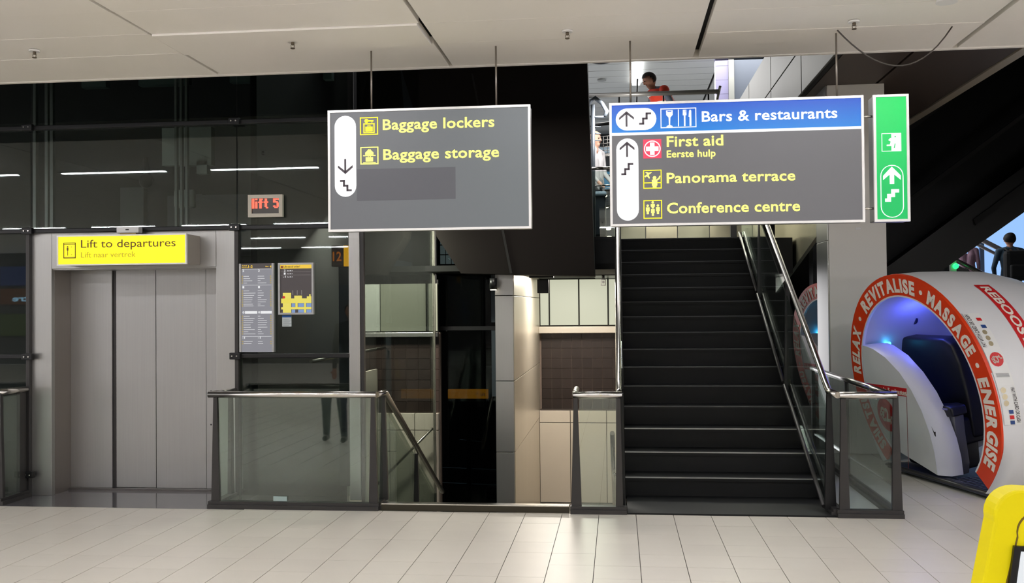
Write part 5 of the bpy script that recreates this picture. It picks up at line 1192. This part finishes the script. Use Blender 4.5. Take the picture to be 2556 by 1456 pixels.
# blonde woman
c2 = dict(skin=SKL, top=mat('pale_sweater', (206, 204, 208), .8), legs=mat('grey_trousers', (150, 152, 156), .8), shoe=IRONB, hair=mat('blonde_hair', (222, 190, 164), .6))
person('blonde woman in a pale sweater walking behind the landing railing', (-.32, 14.6, 2.62), R(58), dict(ell=(-.22, .0, 1.12), elr=(.22, -.02, 1.12), wrl=(-.18, -.16, .95), wrr=(.16, -.2, .95), knl=(-.1, -.16, .52), anl=(-.1, -.16, .1), anr=(.1, .16, .1)), c2, 1.72, 'long')
b = B(); b.box((-.42, 14.2, 2.72), (-.16, 14.4, 3.32), .03); b.tube([(-.36, 14.32, 3.3), (-.36, 14.4, 3.42), (-.22, 14.4, 3.42), (-.22, 14.32, 3.3)], .012, 6)
sc_ = thing('suitcase', 'dark upright suitcase with pale cloth on top held by the blonde woman', 'suitcase', (-.29, 14.3, 2.62)); part('shell', b, mat('dark_shell', (38, 46, 56), .4), sc_)
q = B(); q.box((-.42, 14.17, 3.32), (-.15, 14.37, 3.38), .02); part('cloth', q, mat('pale_blue_cloth', (150, 170, 190), .8), sc_)
for x in (-.38, -.2): q = B(); q.cyl((x-.015, 14.3, 2.67), (x+.015, 14.3, 2.67), .045, 12); part('wheel', q, IRONB, sc_)
# man with backpack on the far escalator
c3 = dict(skin=SK, top=mat('blue_plaid_shirt', (60, 84, 104), .8, 0, .5, 30), legs=mat('dark_jeans', (30, 34, 44), .8), shoe=IRONB, hair=mat('black_hair', (26, 22, 22), .7))
t3, J3, _ = person('man in a blue patterned shirt riding the far escalator seen from behind', (7.02, 18.2, 1.17), R(170), dict(ell=(-.3, -.02, 1.15), wrl=(-.42, -.2, 1.05), elr=(.27, .02, 1.13)), c3, 1.78)
b = B(); b.box((6.82, 17.86, 2.08), (7.22, 18.06, 2.62), .07); b.box((6.88, 17.8, 2.12), (7.16, 17.88, 2.36), .03)
bp_ = thing('backpack', 'large black backpack worn by the man on the far escalator', 'backpack', (7.02, 17.95, 2.08)); part('bag', b, mat('backpack_cloth', (20, 22, 26), .8), bp_)
q = B(); q.tube([(6.92, 18.0, 2.6), (6.92, 18.14, 2.66), (6.92, 18.28, 2.55)], .02, 6); q.tube([(7.12, 18.0, 2.6), (7.12, 18.14, 2.66), (7.12, 18.28, 2.55)], .02, 6); part('strap', q, MT['backpack_cloth'], bp_)
c4 = dict(skin=SK, top=mat('lilac_top', (150, 120, 140), .8), legs=mat('black_trousers', (22, 24, 28), .8), shoe=IRONB, hair=mat('red_hair', (150, 60, 40), .7))
person('person with reddish hair and lilac top higher up the far escalator', (6.3, 18.25, 1.49), R(150), {}, c4, 1.42, 'long')
# passers-by left of the frame, seen only as reflections in the shaft glass
c5 = dict(skin=SK, top=mat('black_jacket', (24, 24, 28), .7), legs=mat('slate_trousers', (58, 62, 72), .8), shoe=IRONB, hair=MT['dark_hair'])
person('man in a black jacket standing left of the view, reflected in the shaft glass', (-3.55, 4.1, 0), R(170), dict(knl=(-.1, -.12, .5), anl=(-.12, -.05, .1), anr=(.12, .14, .1)), c5, 1.78)
# rear shop fronts, reflected in the glass
SHP = [(-19.5, -16.5, 2.5, 3.1, (50, 80, 170), .5), (-19.5, -16.6, 1.9, 2.4, (190, 110, 30), .35), (-19.5, -18.3, .9, 1.6, (120, 140, 20), .4), (-18.2, -16.6, 1.1, 1.6, (40, 140, 120), .35), (-14, -11, .9, 2.2, (150, 148, 140), .3), (-9.5, -7.5, .2, 2.4, (120, 124, 130), .3), (-6.3, -5.7, 1.0, 2.0, (60, 100, 170), .5)]
for i, (x0, x1, z0, z1, c_, s_) in enumerate(SHP):
    b = B(); b.box((x0, -11.98, z0), (x1, -11.9, z1)); solo('shop_front_panel', b, emit('shop_%d' % i, c_, s_), ('blue lit band', 'orange lit band', 'lime green lit panel', 'teal lit panel', 'wide pale grey lit panel', 'tall grey lit panel', 'small blue lit panel')[i]+' of the shop front on the rear wall', 'shop panel', ((x0+x1)/2, -11.95, z0), 'lit shop panels on the rear wall')
vs_ = thing('visitor_sign', 'pale blue lit words Visitor Centre on the rear wall', 'sign', (-18, -11.8, 2.0))
me = text_mesh('Visitor Centre', .02)
xs_ = [v.co.x for v in me.vertices]; a_, b_ = min(xs_), max(xs_)
for v in me.vertices: v.co = Vector(((-(v.co.x-a_)/(b_-a_)*2.6)+.0+.0+1.6, .02+v.co.z, v.co.y*.25))
link('lettering', me, emit('pale_blue_letters', (170, 220, 255), 3.5), vs_)
